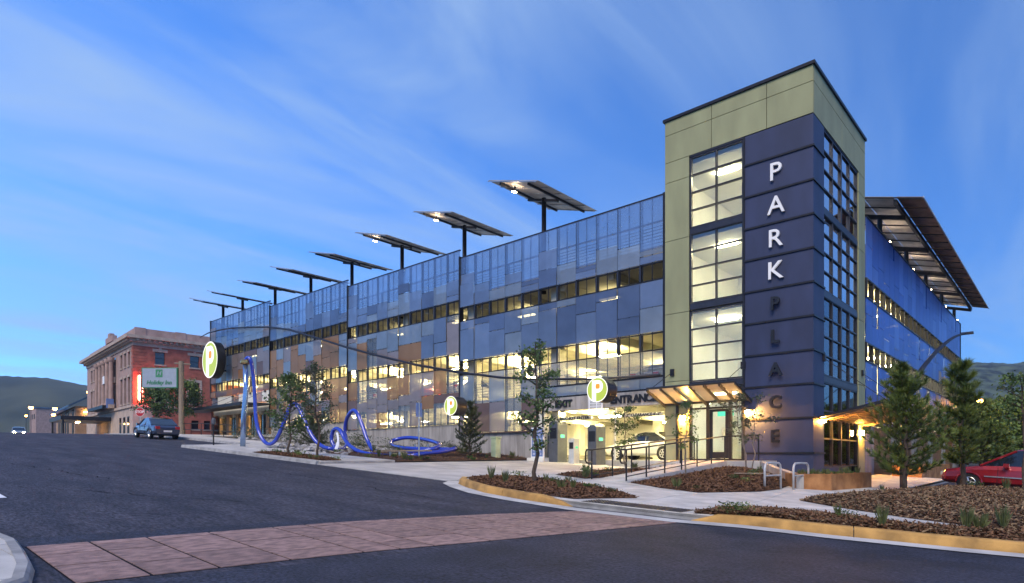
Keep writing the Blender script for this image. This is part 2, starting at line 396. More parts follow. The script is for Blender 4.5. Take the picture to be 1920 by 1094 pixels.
for t0, t1 in zip(ts, ts[1:]):
    cuts = [0, .10] if t0 else [0]; 
    while cuts[-1] < 1: cuts.append(min(1, cuts[-1] + random.choice((.22, .3, .38, .48)))) 
    if cuts[-1] - cuts[-2] < .12: cuts.pop(-2)
    for u0, u1 in zip(cuts, cuts[1:]):
        e = .017 / 2.2; f = .017 / 9
        q = [lerp2(edge(EL, t0 + f), edge(ER, t0 + f), u0 + e), lerp2(edge(EL, t0 + f), edge(ER, t0 + f), u1 - e), lerp2(edge(EL, t1 - f), edge(ER, t1 - f), u1 - e), lerp2(edge(EL, t1 - f), edge(ER, t1 - f), u0 + e)]
        MB().prism(q, G(-.01), G(.011 + random.uniform(-.0015, .0015))).build('paving_slab', 'stamped', cw)
# far side pavement, apron, slabs
PLAZA = [(-6.15, -12.4), (-5.6, -13.05), (-4.77, -13.52), (-3.5, -14.1), (-2, -14.38), (-.43, -14.42), (1.8, -14.1), (2.87, -13.65), (4.3, -13.47), (6.04, -13.0), (6.9, -12.65), (9.1, -11.6), (11.3, -9.6),
         (12.6, -6), (12.6, -3.2), (3.1, -3.2), (3.1, 9), (.35, 9), (.05, .2), (-6.15, .2)]
pl = tag(link('pavement', None), kind='structure')
MB().prism(PLAZA, G(-.3), G(.112)).build('bedding', 'kerb_grey', pl)
slabs('paving_slab', PLAZA, 'concrete', pl, 1.85, 1.85, -.2, -9.2, R(8), .130, .05)
UP = [(-58, -8.2), (-29, -8.2), (-26.8, -12.75), (-13.6, -12.75), (-13.6, -9.3), (-25, -9.3), (-29, -5.2), (-58, -5.2)]
ps = tag(link('pavement', None), kind='structure')
for q in ([(-58, -8.2), (-48, -8.2), (-48, -5.2), (-58, -5.2)], [(-48, -8.2), (-29, -8.2), (-29, -5.2), (-48, -5.2)], [(-29, -8.2), (-26.8, -12.75), (-25, -9.3), (-29, -5.2)], [(-26.8, -12.75), (-13.6, -12.75), (-13.6, -9.3), (-25, -9.3)]): MB().prism(q, G(-.3), G(.112)).build('bedding', 'kerb_grey', ps)
slabs('paving_slab', UP, 'concrete', ps, 1.75, 1.75, -13.6, -12.75, 0, .130, .05)
sheet('far_pavement', 'concrete', [-112, -100, -84, -62], [-3.2, -1, 6], .128)
sheet('shop_terrace', 'concrete', [-57, -48, -44.02], [-5.1, -2, .9], .12)
AP = [(-13.58, -12.9), (-6.17, -12.9), (-6.17, .3), (-13.58, .3)]
ap = tag(link('driveway_apron', None), kind='structure')
MB().prism(AP, G(-.3), G(.012)).build('bedding', 'kerb_grey', ap)
slabs('paving_slab', AP, 'apron_concrete', ap, 3.7, 3.3, -13.58, -12.9, 0, .03, -.02)
# near corner pavement, lower left
NP = [(-60, -23.75), (-2.3, -23.75), (-1.75, -23.95), (.35, -25.6), (.35, -30), (-60, -30)]
np_ = tag(link('near_pavement', None), kind='structure')
MB().prism([(-40, -23.85), (-2.3, -23.85), (-1.75, -23.75), (.27, -23.95), (.95, -24.6), (1.2, -30), (-40, -30)], G(-.3), G(.075)).build('bedding', 'kerb_grey', np_)
slabs('paving_slab', [(-12, -23.85), (-2.3, -23.85), (-1.75, -23.75), (.27, -23.95), (.95, -24.6), (1.2, -28), (-12, -28)], 'concrete', np_, 1.8, 1.8, .3, -23.8, R(4), .09, .03)
# kerbs
def sweep(pts, w, h0, h1, name, m, parent, piece=2.6, face=.05):
    # kerb stones laid along a polyline: sloped face to the road (right hand side of the path)
    L = [Vector(p) for p in pts]; cum = [0]
    for a, b in zip(L, L[1:]): cum.append(cum[-1] + (b - a).length)
    def at(d):
        for i in range(len(L) - 1):
            if d <= cum[i + 1] or i == len(L) - 2:
                t = (d - cum[i]) / (cum[i + 1] - cum[i]); return L[i].lerp(L[i + 1], t), (L[i + 1] - L[i]).normalized()
    n = max(1, round(cum[-1] / piece))
    for k in range(n):
        d0, d1 = cum[-1] * k / n + .008, cum[-1] * (k + 1) / n - .008
        ds = [d0 + (d1 - d0) * q / 4 for q in range(5)]; b = MB(); vs = []
        for d in ds:
            p, t = at(d); p2, t2 = at(min(cum[-1], d + .3)); t = (t + t2).normalized(); nn = Vector((t.y, -t.x))
            hh = h1
            if parent.get('ends'):
                e = min(d, cum[-1] - d); hh = h0 + .02 + (h1 - h0 - .02) * min(1, e / .8)
            for o_, z in ((0, h0), (face * .35, h0), (face * .2 - face, hh - .03), (-face * 1.4, hh), (-w, hh), (-w, h0)):
                q = p + nn * o_; vs.append((q.x, q.y, gz(q.x, q.y) + z))
        m_ = 6; fs = [(i * m_ + j, i * m_ + (j + 1) % m_, (i + 1) * m_ + (j + 1) % m_, (i + 1) * m_ + j) for i in range(4) for j in range(m_)]
        fs += [tuple(range(m_)), tuple(range(4 * m_ + m_ - 1, 4 * m_ - 1, -1))]
        b.add(vs, fs).build(name, m, parent)
KA = [(-6.3, -11.6), (-6.15, -12.5), (-5.6, -13.15), (-4.77, -13.65), (-3.5, -14.22), (-2, -14.5), (-.35, -14.58)]
KB = [(1.75, -14.28), (2.87, -13.8), (4.3, -13.6), (6.04, -13.13), (6.95, -12.8), (9.2, -11.75), (11.5, -9.7), (12.8, -6)]
ka = tag(link('kerb', None), kind='structure'); ka['ends'] = 1
sweep(KA, .22, -.1, .17, 'kerb_stone', 'kerb_yellow', ka)
kb = tag(link('kerb', None), kind='structure'); kb['ends'] = 1
sweep(KB, .22, -.1, .17, 'kerb_stone', 'kerb_yellow', kb, 3.0)
kc = tag(link('kerb', None), kind='structure'); sweep([(-58, -8.35), (-48, -8.35), (-29.1, -8.35), (-26.95, -12.9), (-13.7, -12.9)], .16, -.1, .14, 'kerb_stone', 'kerb_grey', kc, 3)
kd = tag(link('kerb', None), kind='structure'); sweep([(1.3, -29), (1.05, -24.6), (.32, -23.82), (-1.75, -23.62), (-2.3, -23.72), (-40, -23.72)], .16, -.1, .10, 'kerb_stone', 'kerb_grey', kd, 3)
def ribbon(pts, w, off):
    b = MB(); vs = []
    for i, p in enumerate(pts):
        a = Vector(pts[max(0, i - 1)]); c = Vector(pts[min(len(pts) - 1, i + 1)]); t = (c - a).normalized(); n = Vector((t.y, -t.x))
        for o_ in (0, w): q = Vector(p) + n * o_; vs.append((q.x, q.y, gz(q.x, q.y) + off))
    return b.add(vs, [(2 * i, 2 * i + 1, 2 * i + 3, 2 * i + 2) for i in range(len(pts) - 1)])
tag(ribbon([(-6.0, -12.55), (-5.55, -13.2), (-4.72, -13.7), (-3.45, -14.27), (-2, -14.55), (-.35, -14.63), (1.75, -14.33), (2.87, -13.85), (4.3, -13.65), (6.04, -13.18), (6.95, -12.85), (9.2, -11.8), (11.5, -9.7), (12.9, -6)], .42, .016).build('gutter', 'concrete'), kind='structure')
# tactile ramp plate with domes
ramp = tag(link('kerb_ramp', None), kind='structure')
RP = [(-.40, -14.4), (1.75, -14.1), (1.75, -13.5), (-.40, -13.75)]
MB().prism(RP, G(-.1), G(.136)).build('tactile_plate', 'iron', ramp)
dm = MB()
for i in range(30):
    for j in range(7):
        u, v = (i + .5) / 30, (j + .5) / 7; x = -.40 + 2.15 * u; y = (-14.4 + .3 * u) * (1 - v) + (-13.75 + .25 * u) * v; z = gz(x, y) + .135
        dm.add([(x - .018, y - .018, z), (x + .018, y - .018, z), (x + .018, y + .018, z), (x - .018, y + .018, z), (x, y, z + .014)], [(0, 1, 4), (1, 2, 4), (2, 3, 4), (3, 0, 4)])
tag(dm.build('tactile_dome', 'iron', ramp), kind='stuff')
# ---------------------------------------------------------------- planting beds
BEDTRI = {}
def bed(key, poly, h, chips, cm, base=.134, cap=None):
    P = []
    for i in range(len(poly)):
        a, b = Vector(poly[i]), Vector(poly[(i + 1) % len(poly)]); n = max(1, int((b - a).length / .5))
        P += [tuple(a.lerp(b, t / n)) for t in range(n)]
    A = sum(P[i][0] * P[(i + 1) % len(P)][1] - P[(i + 1) % len(P)][0] * P[i][1] for i in range(len(P)))
    if A < 0: P = P[::-1]
    c = Vector((sum(p[0] for p in P) / len(P), sum(p[1] for p in P) / len(P)))
    rings = [(1, 0), (.94, .35), (.8, .7), (.55, .93), (.28, 1), (.02, 1)]; vs = []; n = len(P)
    for s, k in rings:
        for p in P:
            q = c + (Vector(p) - c) * s; hh = (cap(q.x, q.y) if cap else h)
            z = gz(q.x, q.y) + base + hh * k + (0 if s == 1 else .04 * noise.noise((q.x * 2.2, q.y * 2.2, 3)))
            vs.append((q.x, q.y, z))
    fs = [(i * n + j, i * n + (j + 1) % n, (i + 1) * n + (j + 1) % n, (i + 1) * n + j) for i in range(len(rings) - 1) for j in range(n)]
    b = MB().add(vs, fs); o = tag(b.build('mulch_bed', 'mulch', smooth=True), kind='structure')
    tris = []; acc = 0
    for f in fs:
        for t in ((f[0], f[1], f[2]), (f[0], f[2], f[3])):
            q = [Vector(vs[i]) for i in t]; ar = (q[1] - q[0]).cross(q[2] - q[0]).length / 2
            if ar > 1e-6: acc += ar; tris.append((acc, q))
    BEDTRI[key] = (acc, tris)
    for m_, nn in cm:
        ch = MB()
        for _ in range(int(chips * nn * 2.1)):
            p = bedpoint(key); L = random.choice((.018, .026, .035, .05, .085)) * random.uniform(.7, 1.2); w = random.uniform(.006, .020)
            a = Vector((random.gauss(0, 1), random.gauss(0, 1), random.gauss(0, .35))).normalized(); bb = a.cross(Vector((random.gauss(0, .5), random.gauss(0, .5), 1))).normalized()
            p = p + Vector((0, 0, random.uniform(.004, .03)))
            ch.add([tuple(p - a * L - bb * w), tuple(p + a * L - bb * w * .6), tuple(p + a * L * .9 + bb * w), tuple(p - a * L * .8 + bb * w)], [(0, 1, 2, 3)])
        tag(ch.build('mulch_chips', m_, o), kind='stuff')
    return o
def bedpoint(key):
    acc, tris = BEDTRI[key]; r = random.random() * acc; lo, hi = 0, len(tris) - 1
    while lo < hi:
        m_ = (lo + hi) // 2
        if tris[m_][0] < r: lo = m_ + 1
        else: hi = m_
    q = tris[lo][1]; a, b = random.random(), random.random()
    if a + b > 1: a, b = 1 - a, 1 - b
    return q[0] + (q[1] - q[0]) * a + (q[2] - q[0]) * b
bed('A', [(-5.95, -12.3), (-5.35, -12.95), (-4.6, -13.4), (-3.4, -13.95), (-2, -14.22), (-.75, -14.2), (-.1, -12.6), (-1.2, -11.8), (-2.6, -11.2), (-4.2, -10.75), (-5.4, -10.9)], .09, 5000, [('mulch_chip', 1)])
bed('B', [(1.95, -14.0), (2.87, -13.5), (4.3, -13.33), (6.04, -12.88), (6.85, -12.55), (8.9, -11.6), (8.3, -10.9), (6.9, -12.0), (5.1, -12.35), (4.1, -12.3), (2.4, -12.1), (1.9, -12.8)], .10, 6000, [('mulch_chip', 1), ('mulch_chip_pale', .35)])
bed('C', [(2.35, -9.1), (3.4, -9.85), (4.95, -10.6), (6.2, -10.85), (7.6, -10.3), (9.4, -8.5), (11, -4), (10.6, 1.2), (6.1, 1.6), (4.3, .9), (3.5, -2.3), (3.2, -4.5), (2.7, -7)], .30, 17000, [('mulch_chip', .7), ('mulch_chip_pale', 1)])
bed('D', [(-2.55, -8.9), (-1.2, -9.55), (.05, -9.8), (.85, -7.6), (.85, -6.1), (.5, -4.2), (-.5, -2.6), (-1.4, -1.75), (-2.5, -1.75), (-2.55, -5)], .3, 9000, [('mulch_chip', 1)], cap=lambda x, y: .12 + .38 * max(0, min(1, (y + 8) / 5)))
bed('E', [(-5.6, -8.7), (-4.1, -9.1), (-4.05, -5), (-4.05, -.3), (-6.0, -.3), (-6.1, -5)], .08, 3000, [('mulch_chip', 1)], base=.14)
bed('F', [(-19.5, -12.55), (-13.8, -12.55), (-13.8, -11.7), (-16, -11.5), (-19.3, -11.6)], .07, 2500, [('mulch_chip', 1)])
# planting strip and stony bed below the garage wall
bed('G', [(-20.2, -8.6), (-13.75, -9.1), (-13.75, -.1), (-20.2, -.1)], .22, 2500, [('mulch_chip', 1)], base=.06)
RGP = [(-17.5, -9.25), (-25, -9.25), (-29, -5.15), (-44, -5.15), (-44, -.1), (-17.5, -.1)]
rb = tag(MB().prism(RGP, G(-.3), lambda x, y: gz(x, y) + .05 + .10 * max(0, y + 9) / 9).build('rock_garden', 'soil'), kind='structure')
def rock_mesh(sd):
    random.seed(sd); b = MB(); vs = []; n, m_ = 7, 4
    for j in range(m_ + 1):
        ph = -math.pi / 2 + math.pi * j / m_
        for k in range(n):
            th = 2 * math.pi * (k + .5 * (j % 2)) / n; r = random.uniform(.78, 1.15)
            vs.append((math.cos(ph) * math.cos(th) * r, math.cos(ph) * math.sin(th) * r * .8, math.sin(ph) * .62 * r))
    fs = [(j * n + k, j * n + (k + 1) % n, (j + 1) * n + (k + 1) % n, (j + 1) * n + k) for j in range(m_) for k in range(n)]
    return b.add(vs, fs).mesh('stone', 'stone')
RM = [rock_mesh(i) for i in range(6)]; random.seed(11)
for i in range(230):
    x = random.uniform(-38, -17.6); y = random.uniform(-9.2, -5.2) if random.random() < .75 else random.uniform(-5.2, -2.5)
    s = random.uniform(.12, .34) * (1 if y < -5 else .8)
    if not inpoly(x, y, RGP): continue
    o = link('stone', random.choice(RM), rb, (x, y, gz(x, y) + .05 + .10 * (y + 9) / 9 + s * .25)); o.scale = (s, s * random.uniform(.8, 1.2), s * random.uniform(.7, 1)); o.rotation_euler = (random.uniform(-.3, .3), random.uniform(-.3, .3), random.uniform(0, 6.3))
pb = MB()
for i in range(5000):
    x = random.uniform(-38, -17.55); y = random.uniform(-9.25, -2)
    if not inpoly(x, y, RGP): continue
    z = gz(x, y) + .05 + .10 * (y + 9) / 9; s = random.uniform(.025, .06)
    pb.add([(x - s, y, z), (x + s * .6, y - s, z), (x + s * .5, y + s, z), (x, y, z + s)], [(0, 1, 3), (1, 2, 3), (2, 0, 3)])
tag(pb.build('pebbles', 'stone', rb), kind='stuff')
# ---------------------------------------------------------------- hills
def hill(name, m, pts, depth, rough, seed, n=120, rows=14):
    b = MB(); vs = []
    cum = [0]
    for a, c in zip(pts, pts[1:]): cum.append(cum[-1] + math.dist(a[:2], c[:2]))
    for i in range(n + 1):
        d = cum[-1] * i / n
        k = max(j for j in range(len(pts) - 1) if cum[j] <= d + 1e-9); t = (d - cum[k]) / (cum[k + 1] - cum[k])
        a, c = pts[k], pts[k + 1]; x, y, h = [a[q] + (c[q] - a[q]) * t for q in range(3)]
        dir_ = Vector((x - CAMX, y - CAMY)).normalized()
        for j in range(rows + 1):
            f = j / rows; px, py = x - dir_.x * depth * (1 - f), y - dir_.y * depth * (1 - f)
            z = -15 + (h + 15) * (math.sin(f * math.pi / 2) ** 1.15)
            z += rough * noise.fractal((px * .05 * 4 / max(rough, 1) + seed, py * .05 * 4 / max(rough, 1), 0), 1, 2, 5) * (.3 + .7 * f)
            vs.append((px, py, z))
    fs = [(i * (rows + 1) + j, (i + 1) * (rows + 1) + j, (i + 1) * (rows + 1) + j + 1, i * (rows + 1) + j + 1) for i in range(n) for j in range(rows)]
    return tag(b.add(vs, fs).build(name, m, smooth=True), kind='structure')
def wpt(px, py, dist):
    a = (px - 960) / 1165; b = (859 - py) / 1165; ex = (.74033, -.67224); ey = (.67224, .74033)
    return (CAMX + dist * (a * ex[0] + ex[1]), CAMY + dist * (a * ey[0] + ey[1]), EYE + dist * b)
hill('hill', 'hill_left', [wpt(-700, 730, 620), wpt(-300, 700, 620), wpt(0, 709, 620), wpt(90, 713, 620), wpt(160, 727, 620), wpt(260, 745, 620), wpt(420, 780, 620), wpt(560, 850, 620)], 330, 1.0, 2)
hill('wooded_hill', 'hill_right', [wpt(1500, 770, 640), wpt(1680, 715, 640), wpt(1800, 691, 640), wpt(1860, 687, 640), wpt(1930, 684, 640), wpt(2200, 660, 640), wpt(2700, 700, 640), wpt(3300, 800, 640)], 330, 5, 5, 260, 60)
# ================================================================ STAIR TOWER
TW = thing('stair_tower', 'tall corner stair tower with olive frame, blue siding and PARK PLACE lettering', 'tower', (-3, 3.5, 0))
def T(name, m, *b, parent=None): return box(name, m, parent or TW, *b)
X0, X1, Y1, ZT = -6.22, 0.0, 7.8, 16.0
T('core_wall', 'dark_metal', X0 + .04, .06, 14.16, -.06, Y1 - .06, 15.9)
# olive cladding boards: each board its own piece over a dark backing
g = .012
def board(x0, y0, z0, x1, y1, z1): T('cladding_board', 'olive', x0 + (g if x1 - x0 > .2 else 0), y0 + (g if y1 - y0 > .2 else 0), z0 + g, x1 - (g if x1 - x0 > .2 else 0), y1 - (g if y1 - y0 > .2 else 0), z1 - g)
for a, b in ((X0, -4.05), (-4.05, -1.75), (-1.75, .0)):
    for c, d in ((14.1, 15.32), (15.32, 15.94)): board(a, 0, c, b, .05, d)
for a, b in ((.0501, 3.9), (3.9, Y1)):
    for c, d in ((14.1, 15.32), (15.32, 15.94)): board(-.05, a, c, 0, b, d)
zs = [-.1, 1.95, 4.35, 7.35, 10.6, 13.2, 14.1]
for c, d in zip(zs, zs[1:]): board(X0, 0, max(c, .3), -5.06, .05, d)
for c, d in zip(zs, zs[1:]): board(-.05, 6.62, c, 0, Y1, d)
T('jamb_backing', 'dark_metal', X0 + .03, .05, .2, -5.07, .3, 14.12)
T('jamb_backing', 'dark_metal', -.3, 6.64, -.3, -.05, Y1 - .02, 14.12)
for c, d in zip(zs, zs[1:]): T('cladding_board', 'olive', X0 - .03, .06, max(c, .3) + g, X0 + .02, Y1, d - g)
T('cladding_board', 'olive', X0 - .03, .06, 14.112, X0 + .02, Y1, 15.9)
T('coping', 'dark_metal', X0 - .08, -.07, 15.94, .07, Y1 + .07, 16.06)
T('rear_wall', 'white_wall', X0 + .03, Y1 - .2, .3, -.06, Y1 - .02, 14.15)
T('inner_wall', 'white_wall', X0 + .03, .31, .86, X0 + .2, Y1 - .21, 14.14)
T('inner_wall', 'white_wall', -2.7, .3, .86, -2.55, 3.2, 14.14)
# siding, wrapped round the corner, with proud trim at each course
SZ = [14.08, 12.86, 11.56, 10.26, 8.97, 7.68, 6.39, 5.09, 3.81, 2.51, 1.15, .0]
for i, (t, b) in enumerate(zip(SZ, SZ[1:])):
    L = [(-2.62, .0), (0, 0), (0, 1.36), (-.2, 1.36), (-.2, .2), (-2.62, .2)]
    MB().prism(L, b + .045, t - .01).build('siding_panel', 'siding', TW, True)
    L2 = [(-2.66, -.05), (.05, -.05), (.05, 1.38), (-.18, 1.38), (-.18, .18), (-2.66, .18)]
    if i < 10: MB().prism(L2, b - .03, b + .043).build('trim_strip', 'dark_metal', TW, True)
T('trim_strip', 'dark_metal', -2.70, -.04, .3, -2.622, .18, 14.085)
MB().prism([(-2.6, -.03), (.03, -.03), (.03, 1.36), (-.2, 1.36), (-.2, .2), (-2.6, .2)], -.45, .03).build('plinth', 'wall_concrete', TW, True)
for ch, z in zip('PARK', (12.22, 10.90, 9.60, 8.33)): letter(ch, .98, .09, 'letter_white', TW, -1.35 + 3, -.075 - 3.5, z, bold=.006)
for ch, z in zip('PLACE', (7.02, 5.72, 4.43, 3.14, 1.80)): letter(ch, .70, .10, 'black_paint', TW, -1.35 + 3, -.16 - 3.5, z, bold=.02)
# street side glazing: three storeys of 2 x 4 panes
def glazing(name, axis, u0, u1, z0, z1, cols, rows, plane, gm, split=None):
    fr = MB(); w = .055
    def bx(b, ua, ub, za, zb, d0=-.02, d1=.13):
        if axis == 'x': b.box(ua, plane + d0, za, ub, plane + d1, zb)
        else: b.box(plane - d1, ua, za, plane - d0, ub, zb)
    us = [u0 + (u1 - u0) * i / cols for i in range(cols + 1)]; zz_ = [z0 + (z1 - z0) * i / rows for i in range(rows + 1)]
    for i, u in enumerate(us):
        ww = w if 0 < i < cols else w * 1.3
        if split and i in split: ww = w * 2.2
        bx(fr, u - ww / 2, u + ww / 2, z0, z1)
    for j, z in enumerate(zz_):
        for i in range(cols): bx(fr, us[i] + w * .4, us[i + 1] - w * .4, z - w / 2, z + w / 2, -.012, .12)
    f = fr.build(name, 'frame_metal', TW, True)
    for i in range(cols):
        for j in range(rows):
            b = MB(); bx(b, us[i] + w / 2, us[i + 1] - w / 2, zz_[j] + w / 2, zz_[j + 1] - w / 2, .05, .062); b.build('pane', gm, f, True)
    return f
for z0, z1 in ((10.97, 14.0), (7.69, 10.68), (4.3, 7.3)):
    glazing('window_frame', 'x', -5.02, -2.72, z0, z1, 2, 4, 0.06, 'glass')
    T('spandrel', 'frame_metal', -5.04, .02, z0 - .30, -2.70, .2, z0 - .05)
T('window_head', 'frame_metal', -5.04, .02, 14.04, -2.70, .2, 14.14)
for k, (z0, z1, rows, gm) in enumerate(((10.97, 14.02, 4, 'glass_dusk'), (7.69, 10.68, 4, 'glass_dusk'), (4.3, 7.40, 4, 'glass'), (.62, 3.98, 3, 'glass'))):
    glazing('window_frame', 'y', 1.42, 6.56, z0, z1, 4, rows, -.06, gm, split=(2,))
    if k < 3: T('spandrel', 'frame_metal', -.2, 1.40, z0 - .29, -.03, 6.60, z0 - .05)
T('window_head', 'frame_metal', -.2, 1.40, 14.06, -.03, 6.60, 14.14)
T('sill_wall', 'siding', -.22, 1.40, -.3, -.02, 5.0, .58)
# inside: landings, stairs, ceiling lamps
for z in (.84, 4.14, 7.5, 10.8, 14.1):
    T('landing', 'white_wall', X0 + .21, .32, z - .24, -2.71, 7.5, z)
    T('landing', 'white_wall', -2.54, 3.3 if z < 14 else .4, z - .24, -.35, 7.5, z)
for k, z in enumerate((.84, 4.14, 7.5, 10.8)):
    st = MB(); n = 10
    for i in range(n): st.box(-2.3, 6.6 - i * .28, z + i * .165, -1.35, 6.9 - i * .28, z + (i + 1) * .165)
    for i in range(n): st.box(-1.25, 3.9 + i * .28, z + 1.65 + i * .165, -.35, 4.2 + i * .28, z + 1.65 + (i + 1) * .165)
    st.build('stair_flight', 'garage_concrete', TW, True)
    MB().tube([(-1.3, 6.9, z + 1.0), (-1.3, 3.9, z + 2.7), (-1.3, 6.8, z + 4.2)], .03, 6).build('stair_rail', 'galv', TW, True)
    for lx, ly in ((-4.2, 1.9), (-3.6, 5.2), (-1.4, 6.2)):
        T('ceiling_lamp', 'tube_light_stair', lx - .5, ly - .09, z + 2.98, lx + .5, ly + .09, z + 3.045)
T('notice_board', 'dark_metal', -4.1, 7.5, 5.2, -2.9, 7.58, 6.6)
# street door (ground storey)
dz0, dz1 = .86, 3.92
dr = MB()
for a, b in ((-5.04, -4.97), (-4.30, -4.18), (-3.32, -3.20), (-2.78, -2.70)): dr.box(a, .03, dz0, b, .17, dz1)
for z in (dz0 - .005, 3.05, 3.85): 
    for a, b in ((-4.97, -4.30), (-4.18, -3.32), (-3.20, -2.78)): dr.box(a, .035, z, b, .165, z + .08)
df = dr.build('door_frame', 'dark_metal', TW, True)
for a, b in ((-4.95, -4.32), (-3.18, -2.80)):
    for c, d in ((.95, 3.04), (3.14, 3.84)): T('pane', 'glass', a, .09, c, b, .1, d, parent=df)
T('pane', 'glass', -4.16, .09, 3.14, -3.34, .1, 3.84, parent=df)
dl = MB(); dl.box(-4.16, .06, .95, -4.03, .12, 3.03).box(-3.47, .06, .95, -3.34, .12, 3.03).box(-4.03, .065, .95, -3.47, .115, 1.22).box(-4.03, .065, 2.92, -3.47, .115, 3.03)
dl = dl.build('door', 'dark_metal', TW, True)
T('pane', 'glass', -4.02, .085, 1.23, -3.48, .095, 2.91, parent=dl)
MB().tube([(-3.55, .05, 1.7), (-3.55, -.02, 1.72), (-3.55, -.02, 2.2), (-3.55, .05, 2.22)], .018, 6).build('handle', 'galv', dl, True)
T('notice', 'screen_green', -4.0, .5, 2.75, -3.3, .52, 2.98)
# side door beside the planter
sdm = MB().box(-.1, 5.62, -.1, .0, 5.72, 2.4).box(-.1, 6.46, -.1, .0, 6.56, 2.4).box(-.1, 5.72, 2.28, 0, 6.46, 2.4).box(-.09, 5.72, -.1, -.01, 6.46, .2)
# entrance canopy: glass on sloping ribs, hung on rods
cn = MB()
cA = [(-6.2, -1.65, 3.92), (-2.35, -1.65, 3.92), (-2.35, -.05, 3.35), (-6.2, -.05, 3.35)]
cn.tube([cA[0], cA[1]], .05, 6).tube([(cA[3][0], -.05, 3.35), (cA[2][0], -.05, 3.35)], .06, 6)
for i in range(7):
    x = -6.2 + 3.85 * i / 6; cn.add([(x - .03, -1.65, 3.80), (x + .03, -1.65, 3.80), (x + .03, -.02, 3.2), (x - .03, -.02, 3.2), (x - .03, -1.65, 3.9), (x + .03, -1.65, 3.9), (x + .03, -.02, 3.33), (x - .03, -.02, 3.33)], [(3, 2, 1, 0), (4, 5, 6, 7), (0, 1, 5, 4), (1, 2, 6, 5), (2, 3, 7, 6), (3, 0, 4, 7)])
cf = cn.build('canopy', 'canopy_glass_frame', TW, True)
for i in range(6):
    a, b = -6.2 + 3.85 * i / 6 + .04, -6.2 + 3.85 * (i + 1) / 6 - .04
    MB().add([(a, -1.62, 3.91), (b, -1.62, 3.91), (b, -.06, 3.36), (a, -.06, 3.36), (a, -1.62, 3.93), (b, -1.62, 3.93), (b, -.06, 3.38), (a, -.06, 3.38)], [(3, 2, 1, 0), (4, 5, 6, 7), (0, 1, 5, 4), (1, 2, 6, 5), (2, 3, 7, 6), (3, 0, 4, 7)]).build('canopy_pane', 'glass_canopy', cf, True)
for x in (-5.85, -2.68):
    MB().tube([(x, -.06, 4.75), (x - .1, -1.6, 3.95)], .014, 6).build('tie_rod', 'dark_metal', TW, True)
    T('rod_anchor', 'dark_metal', x - .09, -.08, 4.6, x + .09, .0, 4.9)
T('wall_lamp', 'sconce', -5.42, -.17, 2.62, -5.26, -.03, 2.80); T('lamp_hood', 'black_paint', -5.47, -.2, 2.81, -5.21, -.01, 2.88)
T('wall_lamp', 'sconce', -2.46, -.34, 2.72, -2.32, -.20, 2.88); T('lamp_hood', 'black_paint', -2.52, -.38, 2.89, -2.26, -.055, 2.94)
T('downpipe', 'black_paint', -5.64, -.10, .4, -5.54, -.01, 3.3)
# side canopy, dark ribbed metal, over the side door
sc_ = MB(); sc_.add([(.02, .5, 2.52), (2.3, .5, 2.98), (2.3, 8.3, 2.98), (.02, 8.3, 2.52), (.02, .5, 2.58), (2.3, .5, 3.10), (2.3, 8.3, 3.10), (.02, 8.3, 2.58)], [(3, 2, 1, 0), (4, 5, 6, 7), (0, 1, 5, 4), (1, 2, 6, 5), (2, 3, 7, 6), (3, 0, 4, 7)])
sco = sc_.build('side_canopy', 'dark_metal', TW, True)
for i in range(14):
    y = .65 + 7.5 * i / 13; MB().tube([(.05, y, 2.47), (2.28, y, 2.93)], .03, 4).build('rib', 'soffit', sco, True)
for y in (1.25, 7.2):
    MB().tube([(.03, y, 4.9), (2.2, y, 3.1)], .014, 6).build('tie_rod', 'dark_metal', TW, True); T('rod_anchor', 'dark_metal', .0, y - .09, 4.78, .08, y + .09, 5.05)
T('wall_lamp', 'sconce', .02, 6.85, 2.0, .14, 6.98, 2.22)
T('wall_lamp', 'sconce', .03, 1.0, 2.36, .13, 1.1, 2.44)

# ================================================================ PARKING GARAGE
GA = thing('parking_garage', 'long multi-storey parking garage with patchwork perforated metal screen', 'garage', (-28, 19, 1))
def Gb(name, m, *b, parent=None): return box(name, m, parent or GA, *b)
SEG = [(-19.95, -6.45, 0.0), (-31.9, -19.95, .5), (-43.75, -31.9, 1.0), (-56.0, -43.75, 1.5)]
YF, YB = .3, 38.8
